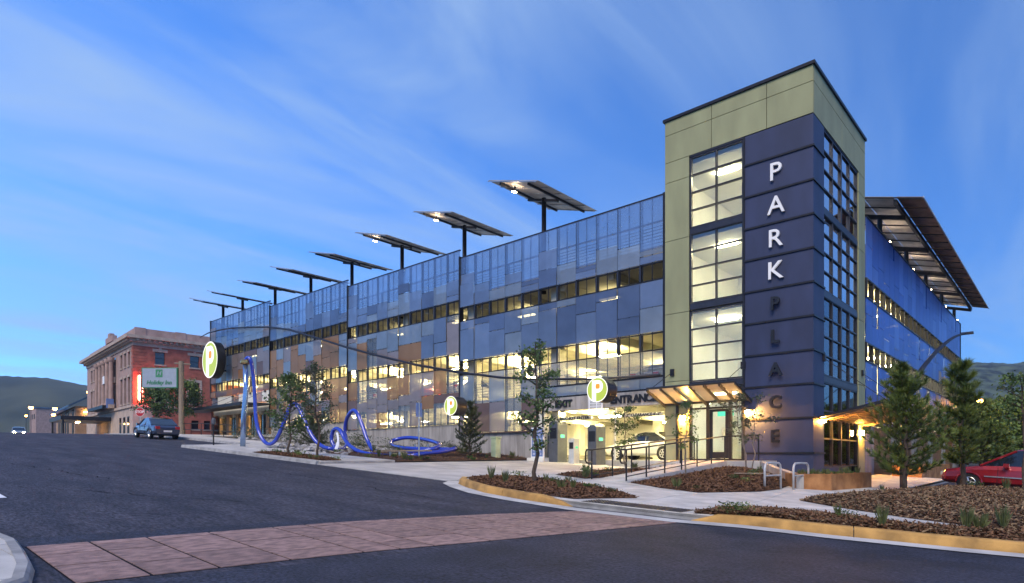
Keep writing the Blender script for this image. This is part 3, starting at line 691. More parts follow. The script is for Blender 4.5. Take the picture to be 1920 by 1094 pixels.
# decks, columns, beams, core walls per stepped segment
for k, (xa, xb, dz) in enumerate(SEG):
    xr = -.4 if k == 0 else xb
    for li, zt in enumerate((4.2, 7.5, 10.6)):
        y0 = .62; 
        if k == 0:
            Gb('deck_slab', 'garage_concrete', xa + .02, y0, zt - .45, X0 - .06, 17.0, zt)
            Gb('deck_slab', 'garage_concrete', X0 - .055, 8.0, zt - .45, -.16, YB - .3, zt)
        else: Gb('deck_slab', 'garage_concrete', xa + .02, y0, zt - .45 + dz, xb - .02, 17.0, zt + dz)
        nb = int((xb - xa) / 3)
        for i in range(nb):
            x = xa + 1.4 + (xb - xa - 1.5) * i / nb
            Gb('beam', 'garage_concrete', x - .14, .75, zt - .85 + dz, x + .14, 16.9, zt - .452 + dz)
        Gb('edge_beam', 'garage_concrete', xa + .03, .5, zt - .62 + dz, min(xb - .03, X0 - .08), .618, zt + .12 + dz)
    for x in (xa + .35, (xa + xb) / 2):
        for y in (1.2, 12):
            for zc0, zc1 in ((.2, 3.74), (4.201, 7.04), (7.501, 10.14)): Gb('column', 'garage_concrete', x - .25, y - .3, zc0 + dz if zc0 > 1 else gz(x, 0) - .5, x + .25, y + .3, zc1 + dz)
    Gb('rear_wall', 'white_wall', xa + .01, 17.02, .2, (xb if k else -6.3) - .01, 17.2, 10.1 + dz)
    Gb('ground_slab', 'deck', xa + .01, .62, gz(xb, 0) - .5, (xb if k else X0 - .06) - .01, 17.0, (.86 if k == 0 else gz((xa + xb) / 2, 0) + .1))
    Gb('roof_parapet', 'garage_concrete', xa + .02, 17.0, 10.6 + dz, xb - .02, 17.2, 11.7 + dz)
    # cable rail on the roof edge and vehicle cables on the lower decks
    for zt in (10.6, 7.5, 4.2):
        cb = MB()
        for q in range(7): cb.tube([(xa + .1, .72, zt + dz + .2 + q * .15), (xb - .1, .72, zt + dz + .2 + q * .15)], .02, 4)
        if zt > 10: cb.box(xa + .05, .68, zt + dz + 1.28, xb - .05, .76, zt + dz + 1.36)
        cb.build('cable_rail', 'galv', GA, True)
    for x in [xa + .6 + i * 3.0 for i in range(int((xb - xa) / 3))]: Gb('rail_post', 'galv', x - .03, .66, 10.6 + dz, x + .03, .78, 11.95 + dz)
# lamps under the ceilings
def lamp(x, y, z, m): Gb('ceiling_lamp', m, x - .62, y - .12, z - .52, x + .62, y + .12, z - .45)
for k, (xa, xb, dz) in enumerate(SEG):
    for zt, m_ in ((3.72, 'tube_light'), (7.02, 'tube_light'), (10.12, 'tube_light_dim')):
        for x in (xa + 2.6, xa + 8.6):
            if x > xb - .5: continue
            for y in (3.4, 10.5):
                if m_ == 'tube_light_dim' and y > 9: continue
                lamp(x, y, zt + dz - .02, m_)
for y in (10, 14, 18, 22, 26, 30, 34, 37.5):
    for zt, m_ in ((3.72, 'tube_light_stair'), (7.02, 'tube_light_stair'), (10.12, 'tube_light_side')): lamp(-1.3, y, zt, m_)
Gb('side_rear_wall', 'white_wall', -6.25, 17.21, .2, -6.1, YB - .4, 10.1)
# ---- the street screen
SCR = link('street_screen', None, GA)
random.seed(23)
# frame: heavy posts at the steps, slim mullions every panel and half panel, rails
def pickm(zrel, s):
    # colour drifts from blue-silver high and near the tower to copper low and far up the street
    w = (s - 6) / 50 * 1.25 + (9.5 - zrel) / 9 * .95 + random.gauss(0, .13)
    if zrel > 9.8: return random.choice(['panel_slate', 'panel_blue', 'panel_blue', 'panel_silver']) if s < 44 else random.choice(['panel_blue', 'panel_silver', 'panel_silver', 'panel_taupe'])
    if w < .42: return random.choice(['panel_blue', 'panel_slate', 'panel_blue', 'panel_silver'])
    if w < .62: return random.choice(['panel_blue', 'panel_silver', 'panel_silver', 'panel_clear'])
    if w < .80: return random.choice(['panel_silver', 'panel_clear', 'panel_copper', 'panel_taupe'])
    return random.choice(['panel_copper', 'panel_copper', 'panel_taupe', 'panel_brown', 'panel_silver'])
NP_ = 0
def panel(x0, x1, z0, z1, m, y):
    global NP_; NP_ += 1
    Gb('screen_panel', m, x0 + .012, y, z0 + .014, x1 - .012, y + .022, z1 - .014, parent=SCR)
def rail(xa, xb, z, h=.06, d=.05): Gb('rail', 'dark_metal', xa, YF + .03, z - h / 2, xb, YF + .03 + d + .05, z + h / 2, parent=SCR)
for k, (xa, xb, dz) in enumerate(SEG):
    n = round((xb - xa) / 1.22); w = (xb - xa) / n; top = 12.97 + dz
    base = {0: 2.45, 1: 3.0, 2: 3.6, 3: 6.85}[k]
    Gb('screen_post', 'dark_metal', xa - .05, YF - .06, base - .05, xa + .05, YF + .26, top + .05, parent=SCR)
    rail(xa + .05, xb - .05, top - .02, .07)
    for z in (9.92, 9.14, 6.70, 5.92): rail(xa + .05, xb - .05, z + dz, .055)
    ent = lambda x: k == 0 and x > -13.5
    prev = None
    for i in range(n):
        x0, x1 = xa + i * w, xa + (i + 1) * w; s = -(x0 + x1) / 2
        b0 = 4.16 if ent((x0 + x1) / 2) else base
        if i: Gb('mullion', 'dark_metal', x0 - .02, YF + .027, b0, x0 + .02, YF + .12, top - .06, parent=SCR)
        Gb('mullion', 'frame_metal', (x0 + x1) / 2 - .012, YF + .05, b0, (x0 + x1) / 2 + .012, YF + .10, top - .06, parent=SCR)
        Gb('mullion', 'frame_metal', x0 + .10, YF + .05, b0, x0 + .122, YF + .10, top - .06, parent=SCR)
        pr = lambda: YF + random.choice((-.02, 0, 0, -.035))
        # above the dark band: see-through mesh then one or two solid panels
        lo = random.choice((10.75, 10.95, 11.1, 10.55, 11.2))
        if i in (0, n // 2): lo = random.choice((11.9, 12.2))
        panel(x0, x1, lo + dz, top - .06, 'mesh_top', YF + .0)
        if random.random() < .55 or lo > 11.5:
            mid = random.choice((10.3, 10.45, 10.6)) if lo < 11.5 else random.choice((10.9, 11.3)); mid = min(mid, lo - .25)
            panel(x0, x1, mid + dz, lo + dz, pickm(10.4, s), pr()); panel(x0, x1, 9.95 + dz, mid + dz, pickm(10.1, s), pr())
        else: panel(x0, x1, 9.95 + dz, lo + dz, pickm(10.3, s), pr())
        # between the bands
        q = random.choice((8.6, 8.2, 7.9, 7.6, 8.75))
        panel(x0, x1, q + dz, 9.10 + dz, pickm(8.9, s), pr()); panel(x0, x1, 6.74 + dz, q + dz, pickm(7.6 if k else 8.4, s), pr())
        # below the lower band
        top2 = 5.88 + dz
        if ent((x0 + x1) / 2): 
            panel(x0, x1, 4.72, top2, 'panel_clear', YF); panel(x0, x1, 4.16, 4.66, 'panel_silver', YF)
        elif k == 3: panel(x0, x1, base, top2, random.choice(['panel_copper', 'panel_brown', 'panel_brown', 'panel_taupe']), pr())
        elif k == 0:
            panel(x0, x1, 4.15, top2, 'panel_clear' if i % 2 else 'panel_silver', pr()); panel(x0, x1, base, 4.15, random.choice(['panel_taupe', 'panel_brown', 'panel_clear']) , pr())
        else:
            q = random.choice((4.9, 5.1, 4.6)) + dz - .5
            panel(x0, x1, q, top2, random.choice(['panel_copper', 'panel_clear', 'panel_copper', 'panel_taupe']), pr())
            q2 = q - random.choice((.55, .7, .85))
            panel(x0, x1, q2, q, random.choice(['panel_copper', 'panel_brown', 'panel_taupe', 'panel_brown']), pr())
            panel(x0, x1, base, q2, random.choice(['panel_clear', 'panel_clear', 'panel_copper', 'panel_taupe']), pr())
        # short steel flanges crossing the open bands
        for z in (9.14, 5.92):
            Gb('flange', 'frame_metal', x0 - .05, YF + .01, z + .03 + dz, x0 + .05, YF + .14, z + .75 + dz, parent=SCR)
Gb('screen_post', 'dark_metal', -6.45, YF - .08, 4.1, -6.25, YF + .25, 12.97, parent=SCR)
Gb('screen_post', 'dark_metal', -13.56, YF - .03, 2.4, -13.46, YF + .2, 4.2, parent=SCR)
rail(-13.46, -6.46, 4.69, .10); rail(-13.46, -6.46, 4.13, .08)
# ---- walls under the screen: tall cast planks with joints
def plank_wall(xa, xb, zt):
    n = max(1, round((xb - xa) / 1.5))
    for i in range(n):
        a, b = xa + (xb - xa) * i / n, xa + (xb - xa) * (i + 1) / n
        Gb('wall_panel', 'wall_concrete', a + .008, YF + .12, gz(b, 0) - .4, b - .008, YF + .34, zt)
plank_wall(-19.95, -13.9, 2.44); plank_wall(-31.9, -19.95, 2.99); plank_wall(-43.75, -31.9, 3.59)
Gb('sill_ledge', 'panel_brown', -19.95, YF - .05, 2.38, -13.56, YF + .11, 2.44)
# ---- vehicle entrance
Gb('jamb', 'garage_concrete', -13.9, YF + .0, .3, -13.4, YF + 1.0, 3.4)
Gb('lintel', 'wall_concrete', -13.55, YF + .02, 3.42, -6.3, YF + .45, 4.09)
Gb('lintel_soffit', 'garage_concrete', -13.38, YF + .46, 3.5, -6.3, YF + .6, 4.0)
def gletter(s, x, z, size, m, name='lettering', y=YF - .02, bold=.012, width=None, depth=.06): letter(s, size, depth, m, GA, x + 28, y - 19, z - 1, name, bold, width=width)
for i, ch in enumerate('EXIT'): gletter(ch, -12.55 + (0, .34, .60, .80)[i], 3.74, .50, 'black_paint', 'letter', bold=.02)
for i, ch in enumerate('ENTRANCE'): gletter(ch, -9.15 + .325 * i, 3.74, .50, 'black_paint', 'letter', bold=.02)
for x, w, s in ((-11.65, 2.05, 'DO NOT ENTER'), (-7.75, 2.2, "8'-2\" CLEARANCE 8'-2\"")):
    MB().tube([(x - w / 2, YF + .35, 3.0), (x + w / 2, YF + .35, 3.0)], .085, 10).build('clearance_bar', 'garage_concrete', GA, True)
    gletter(s, x, 3.0, .20, 'black_paint', y=YF + .255, bold=.006, width=w * .92, depth=.02)
    for q in (-.8, .8): MB().tube([(x + q, YF + .35, 3.08), (x + q, YF + .35, 3.45)], .008, 4).build('hanger', 'galv', GA, True)
for x in (-9.9, -7.0, -12.6): Gb('ceiling_lamp', 'tube_light', x - .35, 1.3, 3.50, x + .35, 1.5, 3.56)
Gb('lane_wall', 'white_wall', -6.6, 1.2, .86, -6.42, 16.9, 3.3)
# ---- shop front under the fourth bay
for i in range(8):
    a = -56 + i * 12.25 / 8; b = a + 12.25 / 8
    Gb('fascia_panel', 'white_wall' if i % 3 else 'panel_silver', a + .01, YF + .05, 5.9, b - .01, YF + .3, 6.84)
Gb('shop_wall', 'storefront', -56, YF + .9, 4.95, -43.75, YF + 1.1, 5.88)
for i in range(6):
    a = -55.8 + i * 2.02
    Gb('shop_pier', 'storefront', a, YF + .6, 2.3, a + .5, YF + 1.0, 5.0)
    Gb('shop_window', 'glass', a + .52, YF + .8, 2.9, a + 2.0, YF + .82, 4.9)
    Gb('transom', 'dark_metal', a + .52, YF + .74, 4.85, a + 2.0, YF + .88, 4.95); Gb('transom', 'dark_metal', a + 1.24, YF + .74, 2.7, a + 1.3, YF + .88, 4.84)
    Gb('shop_lamp', 'shop_lit', a + .8, YF + 2.2, 4.6, a + 1.7, YF + 2.4, 4.68)
Gb('shop_back', 'white_wall', -56, YF + 5, 2.3, -43.75, YF + 5.2, 5.9)
MB().add([(-57.5, -2.3, 5.35), (-43.6, -2.3, 5.35), (-43.6, .3, 5.5), (-57.5, .3, 5.5), (-57.5, -2.3, 5.6), (-43.6, -2.3, 5.6), (-43.6, .3, 5.62), (-57.5, .3, 5.62)], [(3, 2, 1, 0), (4, 5, 6, 7), (0, 1, 5, 4), (1, 2, 6, 5), (2, 3, 7, 6), (3, 0, 4, 7)]).build('shop_canopy', 'dark_metal', GA, True)
for x in (-54.6, -51, -47.4, -44.6):
    MB().tube([(x, .28, 6.75), (x + .3, -2.2, 5.6)], .02, 5).build('tie_rod', 'dark_metal', GA, True); Gb('rod_anchor', 'dark_metal', x - .1, .24, 6.65, x + .1, .34, 6.85)
# ---- cornice line and the bowed steel tube that sweeps across the screen
MB().tube([(-57.3, -.2, 13.0), (-55.38, -.2, 13.16), (-52.8, -.2, 13.1), (-50.59, -.2, 12.95), (-46.79, -.2, 12.52), (-43, -.2, 12.0), (-39.69, -.2, 11.34), (-34.84, -.2, 9.95), (-31.5, -.2, 8.95), (-28.03, -.2, 8.01), (-23.5, -.2, 6.85), (-19.06, -.2, 5.92), (-16.2, -.2, 5.42), (-13.76, -.2, 5.12), (-10.03, -.2, 4.80), (-6.34, -.2, 4.68)], [.03, .06] + [.075] * 10 + [.06] * 4, 8).build('bowed_tube', 'frame_metal', GA, True, smooth=True)
for x, z in ((-50.59, 12.95), (-39.69, 11.34), (-28.03, 8.01), (-19.06, 5.92), (-10.03, 4.8)): MB().tube([(x, -.2, z), (x, YF + .08, z)], .02, 5).build('standoff', 'dark_metal', GA, True)
# ---- far end wall, roof edge, side screen (faces the lot)
Gb('end_wall', 'brick', -56.02, YF + .05, 2.0, -55.8, 17, 10.0)
Gb('end_wall', 'panel_silver', -56.02, YF + .06, 10.02, -55.9, 17, 14.4)
SS = link('side_screen', None, GA); random.seed(5)
XS = -.02; ya, yb = 7.86, 40.0; n = 26; w = (yb - ya) / n
def spanel(y0, y1, z0, z1, m): Gb('side_panel', m, XS - .022 + random.choice((0, .03, .045)), y0 + .012, z0 + .012, XS + .0 + .05, y1 - .012, z1 - .012, parent=SS)
def smat(y, z):
    c = (y - 14) / 24 + (7 - z) / 7 * .9 + random.gauss(0, .15)
    if z < 8.5 and c > .62: return 'side_copper'
    return random.choice(['side_blue', 'side_blue', 'side_blue_pale'])
for i in range(n):
    y0, y1 = ya + i * w, ya + (i + 1) * w; y = (y0 + y1) / 2
    for z0, z1 in ((9.5, 12.4), (6.45, 8.6), (2.6, 5.55)):
        q = random.uniform(z0 + .5, z1 - .6); yy = y1 - (.28 if random.random() < .22 else 0)
        spanel(y0, yy, q, z1, smat(y, z1)); spanel(y0, y1, z0, q, smat(y, z0))
    for z in (8.62, 5.57): Gb('fin', 'dark_metal', XS - .1, y0 - .045, z, XS + .10, y0 + .045, z + .88, parent=SS)
for z in (12.42, 9.48, 8.6, 6.43, 5.56, 2.58): Gb('side_rail', 'dark_metal', XS - .1, ya, z - .035, XS + .085, yb, z + .035, parent=SS)
Gb('side_post', 'dark_metal', XS - .2, yb, 0, XS + .1, yb + .12, 12.5, parent=SS)
for i in range(17):
    y0 = ya + i * (yb - ya) / 17; Gb('base_panel', 'side_copper' if i % 3 else 'wall_concrete', XS - .2, y0 + .01, -.6, XS - .02, y0 + (yb - ya) / 17 - .01, 2.5, parent=SS)
for i in range(9): Gb('side_column', 'garage_concrete', -2.2, ya + .3 + i * 3.8, 0, -1.8, ya + .7 + i * 3.8, 10.1)
# ---- vehicle-lane equipment (things of their own) comes later
# ================================================================ SOLAR ARRAYS
def solar(label, loc, w, ln, nx, ny, post, tilt, tlabel=None, group=None, name='solar_array', cat='solar panel', back='solar_back'):
    t = thing(name, label, cat, loc, 0, group)
    def P(u, v, h=0): return (u * math.cos(tilt) + h * math.sin(tilt), v, post + -u * math.sin(tilt) + h * math.cos(tilt))
    def slab(b, u0, v0, u1, v1, h0, h1):
        b.add([P(u0, v0, h0), P(u1, v0, h0), P(u1, v1, h0), P(u0, v1, h0), P(u0, v0, h1), P(u1, v0, h1), P(u1, v1, h1), P(u0, v1, h1)], [(3, 2, 1, 0), (4, 5, 6, 7), (0, 1, 5, 4), (1, 2, 6, 5), (2, 3, 7, 6), (3, 0, 4, 7)]); return b
    MB().tube([(0, 0, -.6), (0, 0, post - .12)], .13, 12).build('post', 'dark_metal', t, smooth=True)
    cb = MB(); slab(cb, -w * .30, -.08, w * .30, .08, -.30, -.17); cb.build('cross_beam', 'dark_metal', t)
    for u in (-w * .28, w * .28): slab(MB(), u - .05, -ln * .47, u + .05, ln * .47, -.17, -.05).build('beam', 'dark_metal', t)
    for j in range(ny + 1):
        v = -ln / 2 + ln * j / ny; v = max(-ln / 2 + .06, min(ln / 2 - .06, v)); slab(MB(), -w * .52, v - .03, w * .46, v + .03, -.05, -.015).build('purlin', 'galv', t)
    for i in range(nx):
        for j in range(ny):
            u0, u1 = -w / 2 + w * i / nx, -w / 2 + w * (i + 1) / nx; v0, v1 = -ln / 2 + ln * j / ny, -ln / 2 + ln * (j + 1) / ny
            m = slab(MB(), u0 + .012, v0 + .012, u1 - .012, v1 - .012, -.012, .018).build('module', back, t)
            slab(MB(), u0 + .035, v0 + .035, u1 - .035, v1 - .035, .019, .024).build('cell_face', 'solar_cell', m)
    slab(MB(), -w * .2 + .1, -ln * .36, -w * .2 + .36, -ln * .36 + .12, -.36, -.31).build('deck_lamp', 'roof_lamp', t); slab(MB(), -w * .2 + .2, -ln * .36 + .03, -w * .2 + .26, -ln * .36 + .09, -.309, -.06).build('lamp_hanger', 'dark_metal', t)
    return t
tl = math.atan2(1.12, 3.72); A0 = None
for k in range(8):
    dz = .5 * max(0, min(3, int((15.4 + 5.9 * k - 8) / 12)))
    lab = ['tilted solar array on single post, first from the corner stair tower', None, None, None, None, None, None, 'tilted solar array on single post at the hotel end of the garage'][k] or ('tilted solar array on single post, %s from the stair tower along the garage' % ('', 'second', 'third', 'fourth', 'fifth', 'sixth', 'seventh')[k])
    loc = ([-14.31, -20.66, -26.88, -32.95, -38.86, -44.88, -51.27, -55.6][k], 1.35, 10.6 + (0, .5, .5, 1, 1, 1.5, 1.5, 1.5)[k])
    top = [15.39, 15.47, 15.69, 15.78, 15.9, 16.01, 16.23, 16.28][k] - loc[2]
    if A0 is None:
        T0 = top; A0 = solar(lab, loc, 3.65, 5.2, 4, 5, top, tl, group='solar arrays along the garage roof')
    else:
        o = dup(A0, None, lab, loc)
        o.scale = (1, 1, top / T0)
        if k >= 3:
            for ch in list(o.children):
                if ch.name.startswith(('deck_lamp', 'lamp_hanger')): bpy.data.objects.remove(ch)
# long canopy of modules over the lot side
ct = thing('solar_canopy', 'long dark solar canopy overhanging the garage side above the parking lot', 'solar canopy', (0, 24, 10.6))
cs = -(14.35 - 13.25) / 3.9
def CP(x, y, h): return (x, y, 13.25 + (x - 2.05) * cs + h)
def cbox(name, m, x0, x1, y0, y1, h0, h1, par=None):
    return MB().add([CP(x0, y0, h0), CP(x1, y0, h0), CP(x1, y1, h0), CP(x0, y1, h0), CP(x0, y0, h1), CP(x1, y0, h1), CP(x1, y1, h1), CP(x0, y1, h1)], [(3, 2, 1, 0), (4, 5, 6, 7), (0, 1, 5, 4), (1, 2, 6, 5), (2, 3, 7, 6), (3, 0, 4, 7)]).build(name, m, par or ct, True)
for i in range(18):
    y0 = 9.5 + 29.5 * i / 18; y1 = 9.5 + 29.5 * (i + 1) / 18
    for a, b, m_ in ((-1.8, -.5, 'solar_back'), (-.5, .85, 'solar_back'), (.95, 2.05, 'slat_brown')):
        o = cbox('module', m_, a + .02, b - .02, y0 + .02, y1 - .02, 0, .03); cbox('cell_face', 'solar_cell', a + .05, b - .05, y0 + .05, y1 - .05, .031, .036, o)
    cbox('purlin', 'dark_metal', -1.8, 2.0, y0 - .025, y0 + .025, -.07, -.005)
for x in (.9, -1.1): cbox('beam', 'dark_metal', x - .08, x + .08, 9.6, 38.9, -.32, -.075)
cbox('edge_trim', 'galv', 2.05, 2.09, 9.5, 39, -.03, .06)
for y in (11.5, 18.3, 24.8, 31.5, 38.0):
    cbox('cross_beam', 'dark_metal', -1.7, 1.0, y - .09, y + .09, -.55, -.325); MB().tube([(-.15, y, 10.4), (-.15, y, 13.35)], .12, 10).build('post', 'dark_metal', ct, True); MB().box(-.5, y + 2.9, 12.95, -.25, y + 3.1, 13.0).build('deck_lamp', 'roof_lamp', ct, True)
# ================================================================ P SIGNS
def psign(name, label, loc, rad, depth, zc, pole=None, group=None, cat='sign'):
    t = thing(name, label, cat, loc, 0, group)
    n = 48
    MB().lathe([(rad * .98, -depth / 2 + .02), (rad, -depth / 2 + .03), (rad, depth / 2 - .03), (rad * .98, depth / 2)], n, 'y', (0, 0, zc)).build('drum', 'black_paint', t, smooth=False)
    yf = -depth / 2
    fc = MB().lathe([(rad * .93, yf + .03), (rad * .93, yf)], n, 'y', (0, 0, zc)).build('face', 'lime_lit', t)
    rm = MB(); vs = []
    for k in range(n):
        for r in (rad * .93, rad * 1.0): a = 2 * math.pi * k / n; vs.append((math.cos(a) * r, yf - .004, zc + math.sin(a) * r))
    rm.add(vs, [(2 * k, 2 * k + 1, (2 * k + 3) % (2 * n), (2 * k + 2) % (2 * n)) for k in range(n)]).build('rim', 'white_lit', t)
    # letter: stem runs down to the rim, round bowl, square counter
    r = rad; pts = []
    for k in range(-18, 19):
        a = math.pi / 2 - math.pi * (k + 18) / 36; pts.append((r * .10 + r * .46 * math.cos(a), r * .26 + r * .50 * math.sin(a)))
    y0 = -math.sqrt(max(0, (r * .92) ** 2 - (r * .50) ** 2)); y1 = -math.sqrt(max(0, (r * .92) ** 2 - (r * .10) ** 2))
    pp = [(-r * .50, r * .76)] + pts + [(-r * .10, -r * .24), (-r * .10, y1 * .99), (-r * .3, -r * .86), (-r * .50, y0)]
    MB().add([(x, yf - .006, zc + z) for x, z in pp], [tuple(range(len(pp)))]).build('letter', 'white_lit', t)
    c = r * .205; cc = (r * .06, r * .27); q = []
    for k in range(24):
        a = 2 * math.pi * k / 24; ca, sa = math.cos(a), math.sin(a); e = 1 / max(abs(ca), abs(sa)) ** .6
        q.append((cc[0] + c * ca * e, yf - .01, zc + cc[1] + c * sa * e))
    MB().add(q, [tuple(range(24))]).build('counter', 'orange_lit', t)
    if pole:
        MB().tube([(0, 0, pole), (0, 0, zc - rad + .02)], .055, 10).build('pole', 'black_paint', t, smooth=True)
    return t
bx_, by_ = -3.98, -8.3; z_ = gz(bx_, by_)
s1 = psign('drum_sign', 'lit round P drum sign on black pole beside the entrance ramp railing', (bx_, by_, z_), .40, .56, 2.98, 0.0, 'lit P drum signs on poles')
bx_, by_ = -13.35, -6.1; z_ = gz(bx_, by_)
s0 = psign('drum_sign', 'lit round P drum sign on black pole beside the bench and blue hose', (bx_, by_, z_), .43, .62, 2.55, 0.0, 'lit P drum signs on poles')
bp = psign('wall_sign', 'huge lit round P disc sign hung on the garage wall above the shop canopy', (-52.6, -.75, 3.0), 1.70, .8, 7.15)
for z in (6.2, 8.2): MB().box(-.2, .38, z, .2, 1.05, z + .12).build('bracket', 'dark_metal', bp)
# ================================================================ GIANT HOSE
hs = thing('hose_sculpture', 'giant glossy blue garden hose sculpture looping over the rock garden', 'sculpture', (-25.5, -10.3, gz(-25.5, -10.3)))
def smooth(P, n=6):
    P = [Vector(p) for p in P]; out = []
    for i in range(len(P) - 1):
        p0, p1, p2, p3 = P[max(0, i - 1)], P[i], P[i + 1], P[min(len(P) - 1, i + 2)]
        for k in range(n):
            t = k / n; out.append(.5 * ((2 * p1) + (p2 - p0) * t + (2 * p0 - 5 * p1 + 4 * p2 - p3) * t * t + (3 * p1 - p0 - 3 * p2 + p3) * t ** 3))
    return [tuple(p) for p in out + [P[-1]]]
def onY(px, py, Y):
    a = (px - 960) / 1165; b = (859 - py) / 1165
    d = (a * .74033 - .67224, a * .67224 + .74033, b); t = (Y - CAMY) / d[1]; return (CAMX + t * d[0], Y, EYE + t * d[2])
def Yof(px): return -10.0 + (px - 460) / 320 * 3.2
zb = gz(-25.5, -10.3)
pt = onY(460, 680, -10.2)
MB().tube([(-25.5, -10.3, zb - .1), (-25.45, -10.28, zb + 1.5), (-25.2, -10.25, zb + 3.2), (pt[0], pt[1], pt[2])], [.14, .135, .13, .125], 14).build('standpipe', 'hose_pipe', hs, True, smooth=True)
MB().lathe([(.20, -.1), (.26, -.04), (.26, .06), (.18, .14)], 16, 'z', (pt[0], pt[1], pt[2])).build('collar', 'brass', hs, True)
path = [onY(460, 681, -10.2), onY(463, 672, -10.15), onY(470, 676, -10.05)] + [onY(x, y, Yof(x)) for x, y in ((475, 705), (478, 750), (480, 785), (487, 814), (500, 832), (514, 829), (526, 808), (536, 782), (544, 763), (552, 757), (562, 768), (575, 797), (588, 822), (604, 837), (622, 842))]
path += [onY(640, 843, -7.6), onY(650, 835, -7.0), onY(647, 812, -6.9), onY(649, 790, -7.0), onY(656, 775, -7.1), onY(664, 770, -7.1), onY(672, 779, -7.1), (*onY(680, 800, -7.1),), onY(690, 828, -7.1), onY(703, 846, -7.1)]
path += [onY(730, 849, -6.6), onY(770, 848, -6.2), onY(812, 842, -5.6), onY(824, 834, -4.8), onY(800, 825, -4.3), onY(765, 821, -4.2), onY(738, 826, -4.6), onY(735, 834, -5.2), onY(755, 840, -5.6), onY(790, 842, -5.4), onY(820, 843, -5.2), onY(853, 843, -5.0)]
MB().tube(smooth(path), .10, 12).build('hose', 'hose_blue', hs, True, smooth=True)
p2 = [onY(630, 845, -8.0), onY(622, 826, -8.0), onY(624, 810, -8.0), onY(631, 804, -8.0), onY(639, 809, -8.0), onY(646, 823, -8.0), onY(657, 837, -8.0), onY(680, 849, -8.0), onY(720, 855, -7.8), onY(770, 855, -7.3), onY(800, 850, -6.6), onY(835, 846, -5.6), onY(856, 840, -4.9)]
MB().tube(smooth(p2), .10, 12).build('hose', 'hose_blue', hs, True, smooth=True)
nz_ = [onY(632, 812, -8.15), onY(634, 824, -8.2), onY(633, 834, -8.2), onY(630, 842, -8.2)]
MB().tube(smooth(nz_), [.05] * 10 + [.075] * 9, 10).build('nozzle', 'nozzle_lit', hs, True, smooth=True)
for x in (778, 803): 
    p = onY(x, 838, -4.9); MB().tube([(p[0], p[1], gz(p[0], p[1])), (p[0], p[1], p[2] + .12)], .05, 8).build('support', 'galv', hs, True)
p = onY(680, 846, -8.0); MB().tube([(p[0], p[1], gz(p[0], p[1])), p], .04, 8).build('support', 'galv', hs, True)
# bench by the stones
bn = thing('bench', 'low timber plank bench beside the rock garden', 'bench', (-14.9, -7.9, gz(-14.9, -7.9)), R(10))
for i in range(4): MB().box(-1.5, -.24 + i * .125, .42, 1.5, -.13 + i * .125, .48).build('plank', 'timber', bn)
for x in (-.55, .0): MB().box(x - .05, -.2, -.05, x + .05, .2, .418).build('leg', 'galv', bn)
# ================================================================ RAILS, RACKS, WALLS
rp = tag(link('entrance_ramp', None), kind='structure')
RZ = lambda y: gz(-3.3, -9) + .135 + max(0, (.86 - gz(-3.3, -9) - .135)) * min(1, max(0, (y + 9) / 7.2))
YS = [-9.0 + i * 1.44 for i in range(6)]
for a, b in zip(YS, YS[1:]):
    MB().add([(-4.0, a + .006, gz(-4, a) - .2), (-2.6, a + .006, gz(-2.6, a) - .2), (-2.6, b - .006, gz(-2.6, b) - .2), (-4.0, b - .006, gz(-4, b) - .2), (-4.0, a + .006, RZ(a)), (-2.6, a + .006, RZ(a)), (-2.6, b - .006, RZ(b)), (-4.0, b - .006, RZ(b))], [(3, 2, 1, 0), (4, 5, 6, 7), (0, 1, 5, 4), (1, 2, 6, 5), (2, 3, 7, 6), (3, 0, 4, 7)]).build('ramp_slab', 'concrete', rp)
MB().box(-6.1, -1.79, .0, -1.35, .0, .86).build('landing_slab', 'concrete', rp)
def railing(label, x, y0, y1, extra):
    t = thing('handrail', label, 'railing', (x, y0, RZ(y0)), 0, 'handrails of the entrance ramp'); n = 6
    o = MB(); pts = [(x, y0 - .28, RZ(y0) + .55), (x, y0 - .34, RZ(y0) + .62), (x, y0 - .34, RZ(y0) + .88), (x, y0 - .28, RZ(y0) + .95)] + [(x, y0 + (y1 - y0) * i / 10, RZ(y0 + (y1 - y0) * i / 10) + .95) for i in range(11)] + extra
    o.tube([(x, y0, RZ(y0) + .55)] + pts, .026, 8); o.build('top_rail', 'black_paint', t, True, smooth=True)
    MB().tube([(x, y0 + (y1 - y0) * i / 10, RZ(y0 + (y1 - y0) * i / 10) + .14) for i in range(11)], .018, 6).build('lower_rail', 'black_paint', t, True)
    for i in range(n + 1):
        y = y0 + (y1 - y0) * i / n; MB().tube([(x, y, RZ(y) - .05), (x, y, RZ(y) + .94)], .026, 8).build('post', 'black_paint', t, True)
    if extra:
        a = extra[-1]; MB().tube([(a[0], a[1], .8), (a[0], a[1], a[2])], .026, 8).build('post', 'black_paint', t, True)
railing('black metal handrail on the driveway side of the entrance ramp', -3.93, -8.95, -1.85, [])
railing('black metal handrail on the mulch mound side of the entrance ramp', -2.67, -8.95, -1.85, [(-1.42, -1.72, 1.81)])
wl = thing('retaining_wall', 'low sloping concrete retaining wall below the tower landing', 'wall', (-1.3, -1.7, 0))
wp = [(-2.55, -1.74, .84), (-1.35, -1.74, .84), (-.5, -2.55, .60), (.55, -4.1, .46), (1.08, -5.3, .40)]
